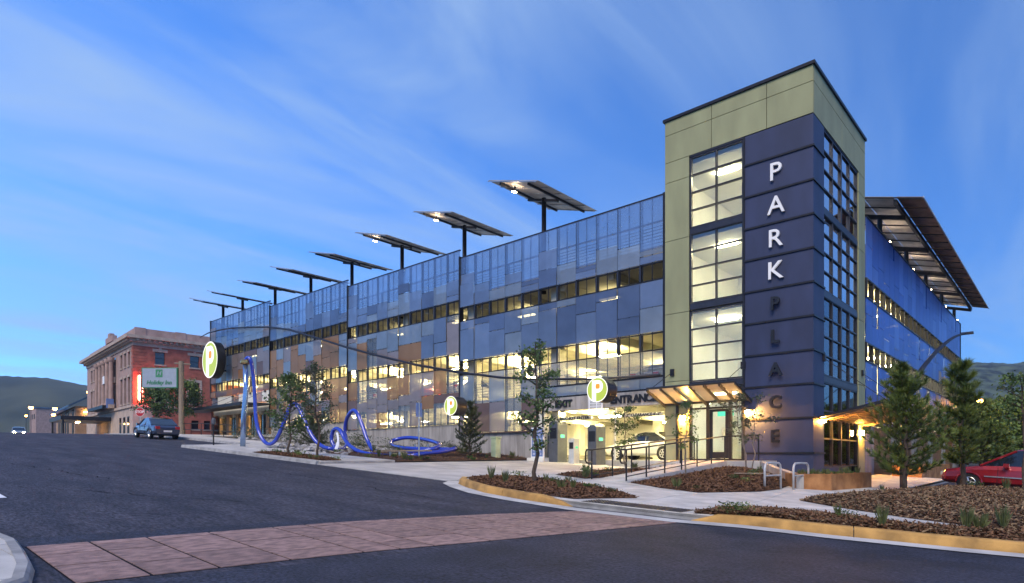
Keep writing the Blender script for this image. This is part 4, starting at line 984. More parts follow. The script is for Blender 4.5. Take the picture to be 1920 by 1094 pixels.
for a, b in zip(wp, wp[1:]):
    d = (Vector(b[:2]) - Vector(a[:2])).normalized(); nn = Vector((-d.y, d.x)) * .2; q = [a, b]
    MB().add([(a[0], a[1], gz(a[0], a[1]) - .3), (b[0], b[1], gz(b[0], b[1]) - .3), (b[0] + nn.x, b[1] + nn.y, gz(b[0], b[1]) - .3), (a[0] + nn.x, a[1] + nn.y, gz(a[0], a[1]) - .3), (*a[:2], a[2]), (*b[:2], b[2]), (b[0] + nn.x, b[1] + nn.y, b[2]), (a[0] + nn.x, a[1] + nn.y, a[2])], [(3, 2, 1, 0), (4, 5, 6, 7), (0, 1, 5, 4), (1, 2, 6, 5), (2, 3, 7, 6), (3, 0, 4, 7)]).build('wall_section', 'wall_concrete', wl, True)
pt_ = thing('planter', 'rust-orange weathered planter with grasses at the tower corner', 'planter', (1.5, -3, gz(1.5, -3)))
PO = [(1.1, -5.25), (1.9, -4.72), (2.28, -1.5), (.3, -1.5), (.3, -4.0)]; c = Vector((1.2, -3.2))
PI_ = [tuple(c + (Vector(p) - c) * .9) for p in PO]
ztop = .48
for i in range(5):
    a, b, e, f = PO[i], PO[(i + 1) % 5], PI_[(i + 1) % 5], PI_[i]
    MB().prism([a, b, e, f], G(-.1), lambda x, y: ztop).build('planter_side', 'corten', pt_, True)
MB().prism(PI_, G(-.1), lambda x, y: ztop - .06).build('planter_soil', 'mulch', pt_, True)
p2_ = thing('planter', 'rust-orange weathered planter wall below the side canopy', 'planter', (2.6, 9.2, gz(2.6, 9)))
for a, b in ((8.3, 10.9), (10.93, 14), (14.03, 17.5)): MB().prism([(1.0, a), (2.2, a), (2.2, b), (1.0, b)], G(-.1), lambda x, y: .62).build('planter_side', 'corten', p2_, True)
def rack(label, a, b):
    t = thing('bike_rack', label, 'bike rack', (a[0], a[1], gz(*a) + .13), 0, 'grey hoop bike racks'); A, B = Vector(a), Vector(b); P = lambda u, z: (*(A.lerp(B, u)), gz(*a) + .13 + z)
    MB().tube([P(0, -.02), P(0, .62), P(.03, .72), P(.12, .78), P(.5, .79), P(.88, .78), P(.97, .72), P(1, .62), P(1, -.02)], .033, 10).build('hoop', 'rack_grey', t, True, smooth=True)
    MB().tube([P(0, .42), P(1, .42)], .026, 8).build('cross_bar', 'rack_grey', t, True)
rack('grey steel hoop bike rack at the foot of the mulch mound', (.72, -6.95), (.86, -6.05)); rack('grey steel hoop bike rack in front of the rust-orange planter', (1.12, -5.72), (1.28, -4.85))
st_ = thing('timber_stake', 'thin timber board lying on the mulch mound', 'board', (-.2, -5.6, gz(-.2, -5.6) + .5)); MB().box(-.5, -.04, 0, .55, .04, .03).build('board_piece', 'timber', st_); st_.rotation_euler = (0, 0, R(25))
# ================================================================ ENTRY LANE EQUIPMENT
def kiosk(label, x, y, w, d, h, m, round_top=True):
    z = .86 if y > .6 else gz(x, y) + .03
    t = thing('ticket_kiosk', label, 'kiosk', (x, y, z), 0)
    prof = [(-w / 2, 0), (w / 2, 0), (w / 2, h - .16), (w / 2 - .03, h - .07), (w / 2 - .1, h), (-w / 2 + .1, h), (-w / 2 + .03, h - .07), (-w / 2, h - .16)] if round_top else [(-w / 2, 0), (w / 2, 0), (w / 2, h), (-w / 2, h)]
    n = len(prof); MB().add([(a, -d / 2, b) for a, b in prof] + [(a, d / 2, b) for a, b in prof], [tuple(range(n)), tuple(range(2 * n - 1, n - 1, -1))] + [(i, n + i, n + (i + 1) % n, (i + 1) % n) for i in range(n)]).build('body', m, t)
    MB().box(-w * .38, -d / 2 - .008, h * .58, w * .38, -d / 2 - .001, h * .84).build('panel', 'black_paint', t)
    MB().box(w / 2 + .001, -d * .2, h * .6, w / 2 + .01, d * .2, h * .68).build('button_light', 'screen_green', t)
    MB().box(-w / 2 - .06, -d / 2 - .06, -.04, w / 2 + .06, d / 2 + .06, .0).build('base', 'garage_concrete', t)
    return t
kiosk('tall dark ticket kiosk beside the exit lane', -12.15, -.15, .55, .8, 2.05, 'kiosk')
kiosk('tall dark ticket kiosk at the entrance lane, behind the P sign pole', -10.0, .15, .5, .8, 1.95, 'kiosk')
kiosk('dark grey lane cabinet behind the blue notice board', -12.95, .6, .45, .7, 1.55, 'kiosk')
kiosk('pale short barrier cabinet between the lanes', -11.0, -.35, .32, .45, 1.25, 'kiosk_pale', False)
nb = thing('notice_board', 'blue notice board with rows of white lettering at the exit lane', 'sign', (-13.0, -.75, gz(-13, -.75) + .03))
MB().box(-.42, -.04, .18, .42, .04, 1.72).build('frame', 'white_paint', nb); MB().box(-.36, -.052, .24, .36, -.041, 1.66).build('face', 'sign_blue', nb)
for i in range(7): letter(('PARKING', 'RATES', 'HOURLY', 'DAILY MAX', 'MONTHLY', 'PAY HERE', 'THANK YOU')[i] if False else '||| || ||||', .14, .01, 'white_paint', nb, 0, -.058, 1.52 - i * .19, 'text_line', width=.55)
MB().box(-.55, -.22, -.03, .55, .22, .18).build('base', 'white_wall', nb)
dsg = thing('lane_sign', 'small white lane notice hung under the exit lintel beside the P sign', 'sign', (-9.95, -.02, 3.35)); MB().box(-.42, 0, 0, .42, .03, .6).build('plate', 'white_paint', dsg)
for i in range(4): letter('||||| |||', .11, .006, 'black_paint', dsg, 0, -.008, .5 - i * .14, 'text_line', width=.6)
gb = thing('utility_box', 'pale green utility pedestal in the grass by the garage wall', 'utility box', (-11.9, -4.9, gz(-11.9, -4.9)) if False else (-14.2, -2.6, gz(-14.2, -2.6) + .1))
MB().box(-.17, -.17, 0, .17, .17, 1.02).build('cabinet', 'box_green', gb); MB().prism([(-.2, -.2), (.2, -.2), (.2, .2), (-.2, .2)], 1.02, 1.1).build('cap', 'box_green', gb)
ga_ = thing('barrier_arm', 'white raised barrier arm post between entry lanes', 'barrier', (-9.1, .4, .86)); MB().tube([(0, 0, 0), (0, 0, 1.0)], .06, 8).build('post', 'kiosk_pale', ga_); MB().tube([(0, 0, .95), (.06, .0, 2.6)], .035, 6).build('arm', 'white_paint', ga_)
pp_ = thing('sign_post', 'slim galvanised post with a narrow sign seen edge-on beside the bench', 'sign', (-14.6, -7.2, gz(-14.6, -7.2)))
MB().tube([(0, 0, -.1), (0, 0, 2.65)], .035, 8).build('post', 'galv', pp_); MB().box(-.02, -.16, 2.0, .02, .16, 2.62).build('plate', 'sign_blue', pp_)
pm = thing('parking_meter', 'parking meter on a thin post at the kerb by the standpipe', 'parking meter', (-27.0, -11.2, gz(-27.0, -11.2) + .13)); MB().tube([(0, 0, -.1), (0, 0, 1.1)], .04, 8).build('post', 'dark_metal', pm); MB().lathe([(.07, 1.1), (.11, 1.16), (.11, 1.36), (.06, 1.46)], 12).build('head', 'kiosk', pm)
# railing by the shop terrace
tr_ = thing('terrace_railing', 'black pipe railing in front of the shop terrace', 'railing', (-50, -4, gz(-50, -4)))
for x in [-56 + i * 2.2 for i in range(8)]: MB().tube([(x, -4, gz(x, -4)), (x, -4, gz(x, -4) + 1.1)], .03, 6).build('post', 'black_paint', tr_, True)
for h in (.55, 1.08): MB().tube([(-56, -4, gz(-56, -4) + h), (-48, -4, gz(-48, -4) + h), (-40.6, -4, gz(-40.6, -4) + h)], .03, 6).build('rail', 'black_paint', tr_, True)
# ================================================================ STREET LAMPS
cl_ = thing('curved_lamp', 'dark street lamp with long bowed mast rising behind the pine', 'street lamp', (3.3, -.9, gz(3.3, -.9)))
P = [(3.25, -.9, -.3)] 
def dp(px, py, t):
    a = (px - 960) / 1165; b = (859 - py) / 1165; return (CAMX + t * (a * .74033 - .67224), CAMY + t * (a * .67224 + .74033), EYE + t * b)
arm = [dp(1694, 915, 21), dp(1694, 860, 21), dp(1697, 790, 21.2), dp(1708, 738, 21.6), dp(1724, 700, 22), dp(1745, 672, 22.4), dp(1768, 648, 22.8), dp(1790, 632, 23.2), dp(1812, 625, 23.6)]
MB().tube(smooth(arm, 4), [.11] * 9 + [.105 - .003 * i for i in range(24)], 10).build('mast', 'frame_metal', cl_, True, smooth=True)
e = arm[-1]; MB().box(e[0] - .16, e[1] - .10, e[2] - .05, e[0] + .22, e[1] + .10, e[2] + .03).build('lamp_head', 'frame_metal', cl_, True)
def street_lamp(label, px, py, depth, size=.3, post=True, m='sodium', group=None):
    x, y, z = dp(px, py, depth); g_ = gz(x, y)
    t = thing('street_lamp', label, 'street lamp', (x, y, g_), 0, group); h = z - g_
    MB().tube([(0, 0, -.2), (0, 0, h - size * .4)], .07, 8).build('post', 'dark_metal', t)
    MB().lathe([(size * .25, h - size * .4), (size * .5, h - size * .1), (size * .45, h + size * .25)], 12).build('lantern', m, t); MB().lathe([(size * .7, h + size * .26), (size * .2, h + size * .5)], 12).build('cap', 'dark_metal', t)
street_lamp('lit sodium street lamp among the trees beyond the red minivan', 1881, 770, 46, .55)
street_lamp('lit sodium street lamp partly behind the second pine', 1837, 752, 52, .45)
street_lamp('lit sodium street lamp far up the street below the dark hill', 58, 765, 150, .95, group='far street lamps'); 
street_lamp('lit sodium street lamp by the low blue-roofed building', 103, 767, 128, .8, group='far street lamps')
street_lamp('lower lit sodium street lamp by the low blue-roofed building', 100, 778, 126, .7, group='far street lamps')
street_lamp('lit lamp at the gable between blue-roofed building and brick hotel', 166, 736, 113, .6, group='far street lamps')
street_lamp('small distant lamp below the dark hill', 49, 780, 190, .7, group='far street lamps')
# ================================================================ CARS
def make_car(label, loc, rz, paint, kind='sedan', detail=True, name='parked_car', cat='car', lit=False, group=None):
    t = thing(name, label, cat, loc, rz, group)   # length along local x, nose at -x
    if kind == 'van':
        L, Wd, H_ = 5.1, .97, 1.75
        st = [(-2.45, .34, .62, .80), (-2.30, .26, .80, .92), (-1.75, .24, .93, .98), (-1.15, .24, 1.02, 1.0), (-.5, .24, 1.05, 1.0), (.6, .24, 1.06, 1.0), (1.7, .24, 1.07, 1.0), (2.35, .26, 1.08, .97), (2.55, .36, .95, .9)]
        gh = [(-1.25, 1.02, 1.03), (-.25, 1.03, 1.66), (.35, 1.04, 1.74), (1.3, 1.05, 1.74), (2.1, 1.06, 1.68), (2.45, 1.06, 1.10)]; axles = (-1.55, 1.52)
    else:
        L, Wd, H_ = 4.5, .88, 1.42
        st = [(-2.2, .34, .55, .80), (-2.05, .24, .68, .92), (-1.5, .22, .80, .98), (-.8, .22, .90, 1.0), (0, .22, .92, 1.0), (.9, .22, .93, 1.0), (1.5, .22, .95, .98), (2.05, .26, .92, .94), (2.22, .36, .80, .86)]
        gh = [(-.95, .88, .90), (-.25, .90, 1.33), (.2, .91, 1.41), (.8, .92, 1.38), (1.55, .94, .97)]; axles = (-1.38, 1.32)
    b = MB(); vs = []; K = 10
    for x, zb, zt, k in st:
        w = Wd * k
        half = [(w * .80, zb), (w * .97, zb + .12), (w, zb + (zt - zb) * .45), (w * .98, zb + (zt - zb) * .8), (w * .90, zt)]
        ring = half + [(-a, z) for a, z in half[::-1]]
        vs += [(x, a, z) for a, z in ring]
    n = len(st); fs = [(i * K + j, (i + 1) * K + j, (i + 1) * K + (j + 1) % K, i * K + (j + 1) % K) for i in range(n - 1) for j in range(K)] + [tuple(range(K)), tuple(range(n * K - 1, n * K - 1 - K, -1))]
    body = b.add(vs, fs).build('body', paint, t, smooth=False)
    md = body.modifiers.new('round', 'BEVEL'); md.width = .05; md.segments = 2; md.limit_method = 'ANGLE'; md.angle_limit = R(25)
    # greenhouse: dark glass loft, painted roof and pillars
    vs = []
    for x, zb, zt in gh: 
        wt = Wd * (.90 - .20 * (zt - zb) / .72); vs += [(x, Wd * .90, zb), (x, wt, zt), (x, -wt, zt), (x, -Wd * .90, zb)]
    n = len(gh); MB().add(vs, [(i * 4 + j, (i + 1) * 4 + j, (i + 1) * 4 + j + 1, i * 4 + j + 1) for i in range(n - 1) for j in range(3)] + [(0, 1, 2, 3), tuple(range(4 * n - 1, 4 * n - 5, -1))]).build('windows', 'car_glass', t)
    rf = MB(); vs = []
    R_ = gh[1:-1]
    for x, zb, zt in R_:
        wt = Wd * (.90 - .20 * (zt - zb) / .72); vs += [(x, wt + .012, zt - .05), (x, wt * .96, zt + .015), (x, wt * .5, zt + .045), (x, -wt * .5, zt + .045), (x, -wt * .96, zt + .015), (x, -wt - .012, zt - .05)]
    n = len(R_); rf.add(vs, [(i * 6 + j, (i + 1) * 6 + j, (i + 1) * 6 + j + 1, i * 6 + j + 1) for i in range(n - 1) for j in range(5)]); rf.build('roof', paint, t, smooth=True)
    pillars = [(0, 1), (n, n + 1)]
    for s in (-1, 1):
        for a, c in pillars:
            (xa, za, zta), (xc, zc, ztc) = gh[a], gh[c]
            q = []
            for x, zb_, zt_ in ((xa, za, zta), (xc, zc, ztc)): wt = Wd * (.90 - .20 * (zt_ - zb_) / .72); q.append((x, s * (wt + .01), zt_ - .01))
            MB().tube(q, .045, 6).build('pillar', paint, t)
        for f in ((.42, .78) if kind == 'van' else (.5,)):
            x = gh[1][0] + (gh[-2][0] - gh[1][0]) * f; MB().tube([(x, s * Wd * .905, gh[2][1]), (x, s * (Wd * .72), gh[2][2] - .06)], .035, 6).build('pillar', 'black_paint', t)
        for x in axles:
            w = MB().lathe([(.20, -.11), (.31, -.11), (.335, -.08), (.335, .08), (.31, .11), (.20, .11)], 24, 'y', (0, 0, 0)).build('wheel', 'tyre', t, smooth=False); w.location = (x, s * (Wd - .10), .325)
            rb_ = MB(); rb_.lathe([(.205, -.10), (.205, .10)], 24, 'y'); rb_.build('hub_disc', 'dark_metal', w)
            for k in range(7):
                a = 2 * math.pi * k / 7; c_, s_ = math.cos(a), math.sin(a)
                MB().tube([(c_ * .04, s * .115, s_ * .04), (c_ * .205, s * .108, s_ * .205)], [.035, .026], 5).build('spoke', 'rim', w)
            rr = []; 
            for k in range(25): a = 2 * math.pi * k / 24; rr.append((math.cos(a) * .205, s * .108, math.sin(a) * .205))
            MB().tube(rr, .018, 5, False).build('rim', 'rim', w)
            ar = [(x + .39 * math.cos(math.pi * k / 10), s * (Wd + .002), .33 + .39 * math.sin(math.pi * k / 10)) for k in range(11)]
            MB().tube(ar, .028, 6).build('wheel_arch', paint, t)
            aw = [(x + .37 * math.cos(2 * math.pi * k / 20), .33 + .37 * math.sin(2 * math.pi * k / 20)) for k in range(20)]
            MB().add([(a, s * (Wd + .0015) if kind == 'van' else s * (Wd + .0015), z) for a, z in aw], [tuple(range(20))]).build('wheel_well', 'black_paint', t)
        if detail:
            x = -.55 if kind == 'van' else -.6
            MB().box(x, s * (Wd + .02), gh[0][1] - .02, x + .16, s * (Wd + .2), gh[0][1] + .13).build('mirror', paint, t)
            MB().box(axles[0] + .45, s * (Wd + .004), .58, axles[1] - .42, s * (Wd + .022), .625).build('side_trim', 'galv', t)
            for hx in ((.28, 1.0) if kind == 'van' else (.25, 1.0)): MB().box(hx, s * (Wd - .01), .80, hx + .18, s * (Wd + .03), .835).build('door_handle', paint, t)
            for dx in ((-.72, .52, 1.55) if kind == 'van' else (-.55, .45, 1.3)): MB().box(dx, s * (Wd - .02), .36, dx + .012, s * (Wd + .0035), .98).build('door_gap', 'black_paint', t)
        hx = st[0][0]; MB().box(hx - .02, s * Wd * .48, .55 if kind == 'van' else .52, hx + .14, s * Wd * .80, .70 if kind == 'van' else .64).build('headlight', 'headlight' if lit else 'kiosk_pale', t)
        tx = st[-1][0]; MB().box(tx - .16, s * Wd * .55, .70, tx + .015, s * Wd * .86, .88).build('taillight', 'stop_red', t)
    MB().box(st[0][0] - .012, -.42, .38, st[0][0] + .05, .42, .52).build('grille', 'black_paint', t); MB().box(st[-1][0] - .02, -.26, .50, st[-1][0] + .02, .26, .62).build('number_plate', 'white_paint', t)
    return t
gy = lambda x, y, o=0: (x, y, gz(x, y) + o)
tv = math.atan(.06)
van = make_car('shiny red minivan parked nose toward the garage beside the pines', gy(6.02, 4.1, .02), 0, 'car_red', 'van'); van.rotation_euler = (0, tv, R(-3)); van.scale = (1, 1, .91)
sed = make_car('dark blue sedan parked at the kerb below the brick hotel', gy(-40.2, -9.75), 0, 'car_blue', 'sedan'); sed.rotation_euler = (0, tv, 0)
far = make_car('oncoming car with blazing headlights far up the street', gy(-112, -5.6, 0), R(172), 'car_silver', 'sedan', False, 'oncoming_car', lit=True)
make_car('white car at the ticket barrier inside the garage entrance', (-9.0, 3.4, .87), 0, 'car_white', 'sedan', False)
for lab, x, y, z, rz, m_ in (('silver car behind the screen just left of the stair tower, lower deck', -8.1, 3.6, 4.21, -90, 'car_silver'), ('silver car behind the copper panels, second bay of the lower deck', -22.2, 3.6, 4.71, -90, 'car_white'), ('dark green car on the ground deck inside the entrance', -12.0, 13.4, .87, 0, 'car_green'),
        ('red-brown car behind the copper panels, middle of the second bay', -25.4, 3.6, 4.71, -90, 'car_red'), ('pale car behind the clear panels near the second step', -29.6, 3.6, 4.71, -90, 'car_silver'), ('dark car behind the copper panels of the third bay', -34.5, 3.6, 5.21, -90, 'car_blue'), ('white car seen low behind the wall panels, second bay', -17.3, 4.0, .87, -90, 'car_white')):
    make_car(lab, (x, y, z), R(rz), m_, 'sedan', False)
# ================================================================ HOTEL
HA = R(-4); HZ = 3.6
ht = thing('brick_hotel', 'three-storey red brick hotel with stone cornice and columned street front', 'hotel', (-82.48, 1.285, HZ), HA)
def Hb(name, m, x0, y0, z0, x1, y1, z1, par=None):   # z given in world metres, local x negative up the street
    return MB().box(x0, y0, z0 - HZ, x1, y1, z1 - HZ).build(name, m, par or ht)
# side wall (x=0 plane) bricks built in courses between openings
def hwall(axis, u0, u1, z0, z1, opens, m, th=.4):
    # wall with rectangular openings as a set of blocks, one mesh
    us = sorted({u0, u1, *[o[0] for o in opens], *[o[1] for o in opens]}); zs_ = sorted({z0, z1, *[o[2] for o in opens], *[o[3] for o in opens]}); b = MB()
    for a, c in zip(us, us[1:]):
        run = None
        for p, q in zip(zs_, zs_[1:]):
            if any(o[0] <= a and c <= o[1] and o[2] <= p and q <= o[3] for o in opens):
                if run: (b.box(-th, a, run[0] - HZ, 0, c, run[1] - HZ) if axis == 'y' else b.box(a, 0, run[0] - HZ, c, th, run[1] - HZ)); run = None
            else: run = (run[0], q) if run else (p, q)
        if run: (b.box(-th, a, run[0] - HZ, 0, c, run[1] - HZ) if axis == 'y' else b.box(a, 0, run[0] - HZ, c, th, run[1] - HZ))
    return b.build('wall', m, ht)
def hwin(axis, u0, u1, z0, z1, trim=True, m='dark_pane'):
    def bb(name, mm, ua, ub, za, zb, d0, d1, par=None): return Hb(name, mm, *((-d1, ua, za, -d0, ub, zb) if axis == 'y' else (ua, d0, za, ub, d1, zb)), par=par)
    f = bb('window', 'dark_metal', u0, u1, z0, z1, .30, .36)
    zm = (z0 + z1) / 2
    bb('pane', m, u0 + .07, u1 - .07, z0 + .07, zm - .03, .27, .29, f); bb('pane', m, u0 + .07, u1 - .07, zm + .03, z1 - .07, .24, .26, f)
    if trim: bb('sill', 'limestone', u0 - .12, u1 + .12, z0 - .18, z0, -.12, .29, f)
    return f
side = [(2.5, 3.7, 13.3, 14.93), (6.75, 7.95, 13.3, 14.9), (2.45, 3.75, 8.35, 11.3), (6.62, 7.95, 8.35, 11.25), (6.94, 7.9, 4.9, 6.1), (8.54, 9.4, 4.9, 6.1), (11.2, 12.4, 13.3, 14.9), (11.2, 12.4, 8.35, 11.25), (15.5, 16.7, 13.3, 14.9), (15.5, 16.7, 8.35, 11.25)]
hwall('y', .0, 20, HZ - 1, 15.5, side, 'brick')
for o in side: hwin('y', *o)
for o in side[:4]:
    Hb('lintel', 'limestone', -.1, o[0] - .3, o[3], .06, o[1] + .3, o[3] + .38); Hb('keystone', 'limestone', -.1, (o[0] + o[1]) / 2 - .16, o[3] - .02, .12, (o[0] + o[1]) / 2 + .16, o[3] + .55)
for o in side[2:4]:
    for a in (o[0] - .32, o[1] + .02): Hb('surround', 'limestone', -.1, a, o[2] - .1, .05, a + .3, o[3])
# quoins at the corner
for i in range(19):
    z = 7.9 + i * .40
    if z < 15.2: Hb('quoin', 'brick', -.9 if i % 2 else -.7, -.06, z, .06, 1.5 if i % 2 else 1.2, z + .34)
# ground floor facing in pale stone + string course
Hb('base_facing', 'limestone', -30, -.10, HZ - 1, .10, -.002, 7.45); Hb('base_facing', 'limestone', .002, .0, HZ - 1, .10, 2.2, 7.45)
Hb('string_course', 'limestone', -30.1, -.30, 7.5, .30, .0, 7.85); Hb('string_course', 'limestone', .0, .002, 7.5, .30, 20, 7.85)
st_open = []
for u in (1.7, 3.8, 5.9): st_open += [(-u - 1.1, -u, 13.1, 14.9), (-u - 1.15, -u + .05, 8.2, 11.6)]
for u in (21.6, 23.7, 25.8): st_open += [(-u - 1.1, -u, 13.0, 14.8), (-u - 1.15, -u + .05, 8.2, 11.5)]
hwall('x', -30, -.002, 7.9, 15.5, st_open, 'limestone_grey')
for o in st_open: hwin('x', *o)
for o in st_open: Hb('lintel', 'limestone', o[0] - .1, -.08, o[3], o[1] + .1, .1, o[3] + .3)
# loggia with tall columns; a flat dark sheet paints its shade
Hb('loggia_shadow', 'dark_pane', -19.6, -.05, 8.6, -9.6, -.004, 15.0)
for i in range(5):
    x = -9.9 - i * 2.35
    MB().lathe([(.42, 8.4 - HZ), (.42, 8.7 - HZ), (.32, 8.75 - HZ), (.28, 14.3 - HZ), (.42, 14.6 - HZ), (.44, 15.0 - HZ)], 12, 'z', (x, -.55, 0)).build('column', 'limestone_grey', ht)
Hb('loggia_floor', 'limestone', -20, -1.0, 7.9, -9.2, -.302, 8.4); Hb('balcony', 'limestone', -19.4, -.3, 11.5, -9.8, -.052, 12.3); Hb('banner', 'letter_white', -14.4, -.75, 11.6, -13.2, -.7, 12.7)
for i in range(3): Hb('shop_door', 'dark_pane', -2.6 - i * 2.2, -.14, HZ, -1.6 - i * 2.2, -.102, 6.4)
# cornice, dentils, parapet
for z0, z1, o in ((15.5, 15.95, .12), (15.95, 16.35, .45), (16.35, 16.75, .95)): Hb('cornice', 'limestone', -30 - o, -o, z0, o, 20, z1)
for i in range(30): Hb('dentil', 'limestone', .46, .2 + i * .65, 16.08, .75, .5 + i * .65, 16.34)
for i in range(45): Hb('dentil', 'limestone', -.5 - i * .65, -.75, 16.08, -.2 - i * .65, -.46, 16.34)
Hb('parapet', 'limestone_grey', -29.6, .25, 16.75, -.25, .6, 17.85); Hb('parapet', 'limestone_grey', -.6, .61, 16.75, -.25, 20, 17.85)
for y in (.2, 5, 10, 15): Hb('parapet_pier', 'limestone_grey', -.68, y + .02, 16.752, -.18, y + 1.3, 17.92)
Hb('pediment', 'limestone_grey', -17, .1, 17.8, -12.5, .7, 18.6); Hb('pediment', 'limestone_grey', -15.4, .1, 18.6, -14.1, .7, 19.1)
Hb('roof', 'dark_metal', -29.5, .6, 16.5, -.7, 20, 16.75)
# canopy with lit soffit toward the street
Hb('porte_cochere', 'dark_metal', -22, -6.0, 6.2, -12, -.12, 6.75); Hb('canopy_lamp', 'shop_lit', -18.2, -3.4, 6.08, -16.6, -3.1, 6.18); Hb('lit_wall', 'tan_wall', -21.6, -.16, HZ, -14, -.11, 6.1)
for x in (-21.6, -12.4): Hb('canopy_post', 'dark_metal', x - .12, -5.8, HZ - .6, x + .12, -5.56, 6.2)
Hb('hotel_plaque', 'sign_blue', -9.6, -1.2, 7.9, -9.4, -.32, 9.2); Hb('awning', 'dark_metal', -20, -1.6, 7.86, -9.8, -1.02, 8.3)
# red neon blade sign on the hotel corner
ns = thing('neon_sign', 'glowing red vertical neon blade sign on the hotel corner', 'neon sign', (-82.38, 1.95, 8.0), HA)
MB().box(.18, -.10, .0, .98, .10, 3.7).build('blade', 'stop_red', ns)
for d in (-.16, .16):
    for x in (.30, .86): MB().tube([(x, d, .12), (x, d, 3.58)], .05, 6).build('tube', 'neon_white', ns)
    for i in range(5): MB().tube([(.36, d, .35 + i * .72), (.80, d, .35 + i * .72)], .04, 6).build('tube', 'neon_red', ns)
for z in (.6, 3.0): MB().box(-.05, -.06, z, .18, .06, z + .1).build('bracket', 'dark_metal', ns)
# ---------------------------------------------------------------- pylon sign, stop sign
px_, py_ = dp(340, 800, 55)[:2]
hsn = thing('pylon_sign', 'pale rectangular hotel sign with green H emblem on a tall timber pole', 'sign', (px_, py_, gz(px_, py_)))
zz0 = gz(px_, py_)
MB().tube([(0, 0, -.3), (0, 0, dp(340, 678, 55)[2] - zz0)], .22, 10).build('pole', 'timber', hsn); 
zt_, zb_ = dp(300, 692, 55)[2] - zz0, dp(300, 727, 55)[2] - zz0
# sign plane roughly faces the camera: local frame along screen-right
rg = Vector((.74033, .67224, 0)); sgn = MB()
def srect(u0, u1, z0, z1, d0, d1, name, m): 
    fw = Vector((-.67224, .74033, 0)); vs = [tuple(rg * u + fw * d + Vector((0, 0, z))) for z in (z0, z1) for d in (d0, d1) for u in (u0, u1)]
    return MB().add([vs[i] for i in (0, 1, 3, 2, 4, 5, 7, 6)], [(3, 2, 1, 0), (4, 5, 6, 7), (0, 1, 5, 4), (1, 2, 6, 5), (2, 3, 7, 6), (3, 0, 4, 7)]).build(name, m, hsn)
srect(-3.35, -.2, zb_ - .06, zt_ + .06, -.28, .1, 'cabinet', 'sign_green'); srect(-3.27, -.28, zb_, zt_, -.30, -.281, 'face', 'sign_face')
RS = Matrix.Rotation(math.atan2(.67224, .74033), 4, 'Z') @ FACE_S; off = rg * -1.78 + Vector((.67224, -.74033, 0)) * .32
srect(-2.1, -1.5, zt_ - .78, zt_ - .10, -.315, -.301, 'emblem', 'sign_green')
for s, sz, z in (('H', .55, zt_ - .44), ('Holiday Inn', .52, zb_ + .40)):
    me = text_mesh(s, sz, .02, 'sign_face' if s == 'H' else 'sign_green', .006, .25, None if s == 'H' else 2.2); me.transform(Matrix.Translation(off + Vector((0, 0, z))) @ RS); link('lettering', me, hsn)
MB().tube([(0, 0, zt_ + .1), tuple(rg * -1.4 + Vector((0, 0, zt_ + .05)))], .05, 6).build('bracket', 'timber', hsn); MB().tube([tuple(rg * -.6 + Vector((0, 0, zt_ + .5))), tuple(rg * .8 + Vector((0, 0, zt_ + .4)))], .06, 6).build('cross_arm', 'timber', hsn)
sx, sy, _ = dp(263, 815, 55); sg = thing('stop_sign', 'red octagonal STOP sign on a thin post by the hotel corner', 'sign', (sx, sy, gz(sx, sy)))
zc_ = dp(263, 773, 55)[2] - gz(sx, sy); MB().tube([(0, 0, -.2), (0, 0, zc_ + .3)], .04, 8).build('post', 'galv', sg)
def octo(r, d, name, m):
    fw = Vector((.67224, -.74033, 0)); MB().add([tuple(rg * (r * math.cos(R(22.5 + 45 * k))) + fw * (d + e_) + Vector((0, 0, zc_ + r * math.sin(R(22.5 + 45 * k))))) for e_ in (0, .012) for k in range(8)], [tuple(range(8)), tuple(range(15, 7, -1))] + [(k, (k + 1) % 8, 8 + (k + 1) % 8, 8 + k) for k in range(8)]).build(name, m, sg)
octo(.42, .045, 'border', 'white_paint'); octo(.39, .058, 'plate', 'stop_red')
me = text_mesh('STOP', .32, .01, 'white_paint', .008); me.transform(Matrix.Translation(Vector((.67224, -.74033, 0)) * .08 + Vector((0, 0, zc_))) @ RS); link('lettering', me, sg)
# ---------------------------------------------------------------- beyond the hotel
lb = thing('low_building', 'low tan building with steep blue metal roof beyond the hotel', 'building', (-116, 2.5, 4.4), R(-6))
MB().box(-26, 0, -1, 0, 12, 5.2).build('wall', 'tan_wall', lb)
for i in range(8): MB().box(-25.5 + i * 3.2, -.06, .3, -23.6 + i * 3.2, -.005, 4.8).build('window', 'dark_pane' if i % 3 else 'tan_wall', lb)
MB().add([(-27, -1, 5.0), (1, -1, 5.0), (1, 6, 9.2), (-27, 6, 9.2), (-27, -1, 5.3), (1, -1, 5.3), (1, 6, 9.5), (-27, 6, 9.5)], [(3, 2, 1, 0), (4, 5, 6, 7), (0, 1, 5, 4), (1, 2, 6, 5), (2, 3, 7, 6), (3, 0, 4, 7)]).build('roof', 'blue_roof', lb)
for i in range(10): MB().box(-26.9 + i * 2.8, -.98, 5.31, -26.8 + i * 2.8, -.9, 5.36).build('roof_seam', 'galv', lb)
MB().box(0.002, .2, .0, .06, 3.2, 5).build('lit_gable', 'storefront', lb); MB().box(.3, 1.2, 4.2, .5, 1.8, 4.3).build('gable_lamp', 'shop_lit', lb)
wb = thing('white_shed', 'small pale building below the dark hill', 'building', wpt(93, 800, 230)); MB().box(-5, -5, -4, 5, 5, 6.2).build('wall', 'limestone_grey', wb); MB().box(-5.3, -5.3, 6.2, 5.3, 5.3, 6.6).build('roof', 'blue_roof', wb)
for i in range(3): MB().box(-3.6 + i * 2.8, -5.05, 2.4, -2.2 + i * 2.8, -5.002, 4.2).build('window', 'dark_pane', wb)
tc_ = thing('traffic_cones', 'dim', 'cone') if False else None
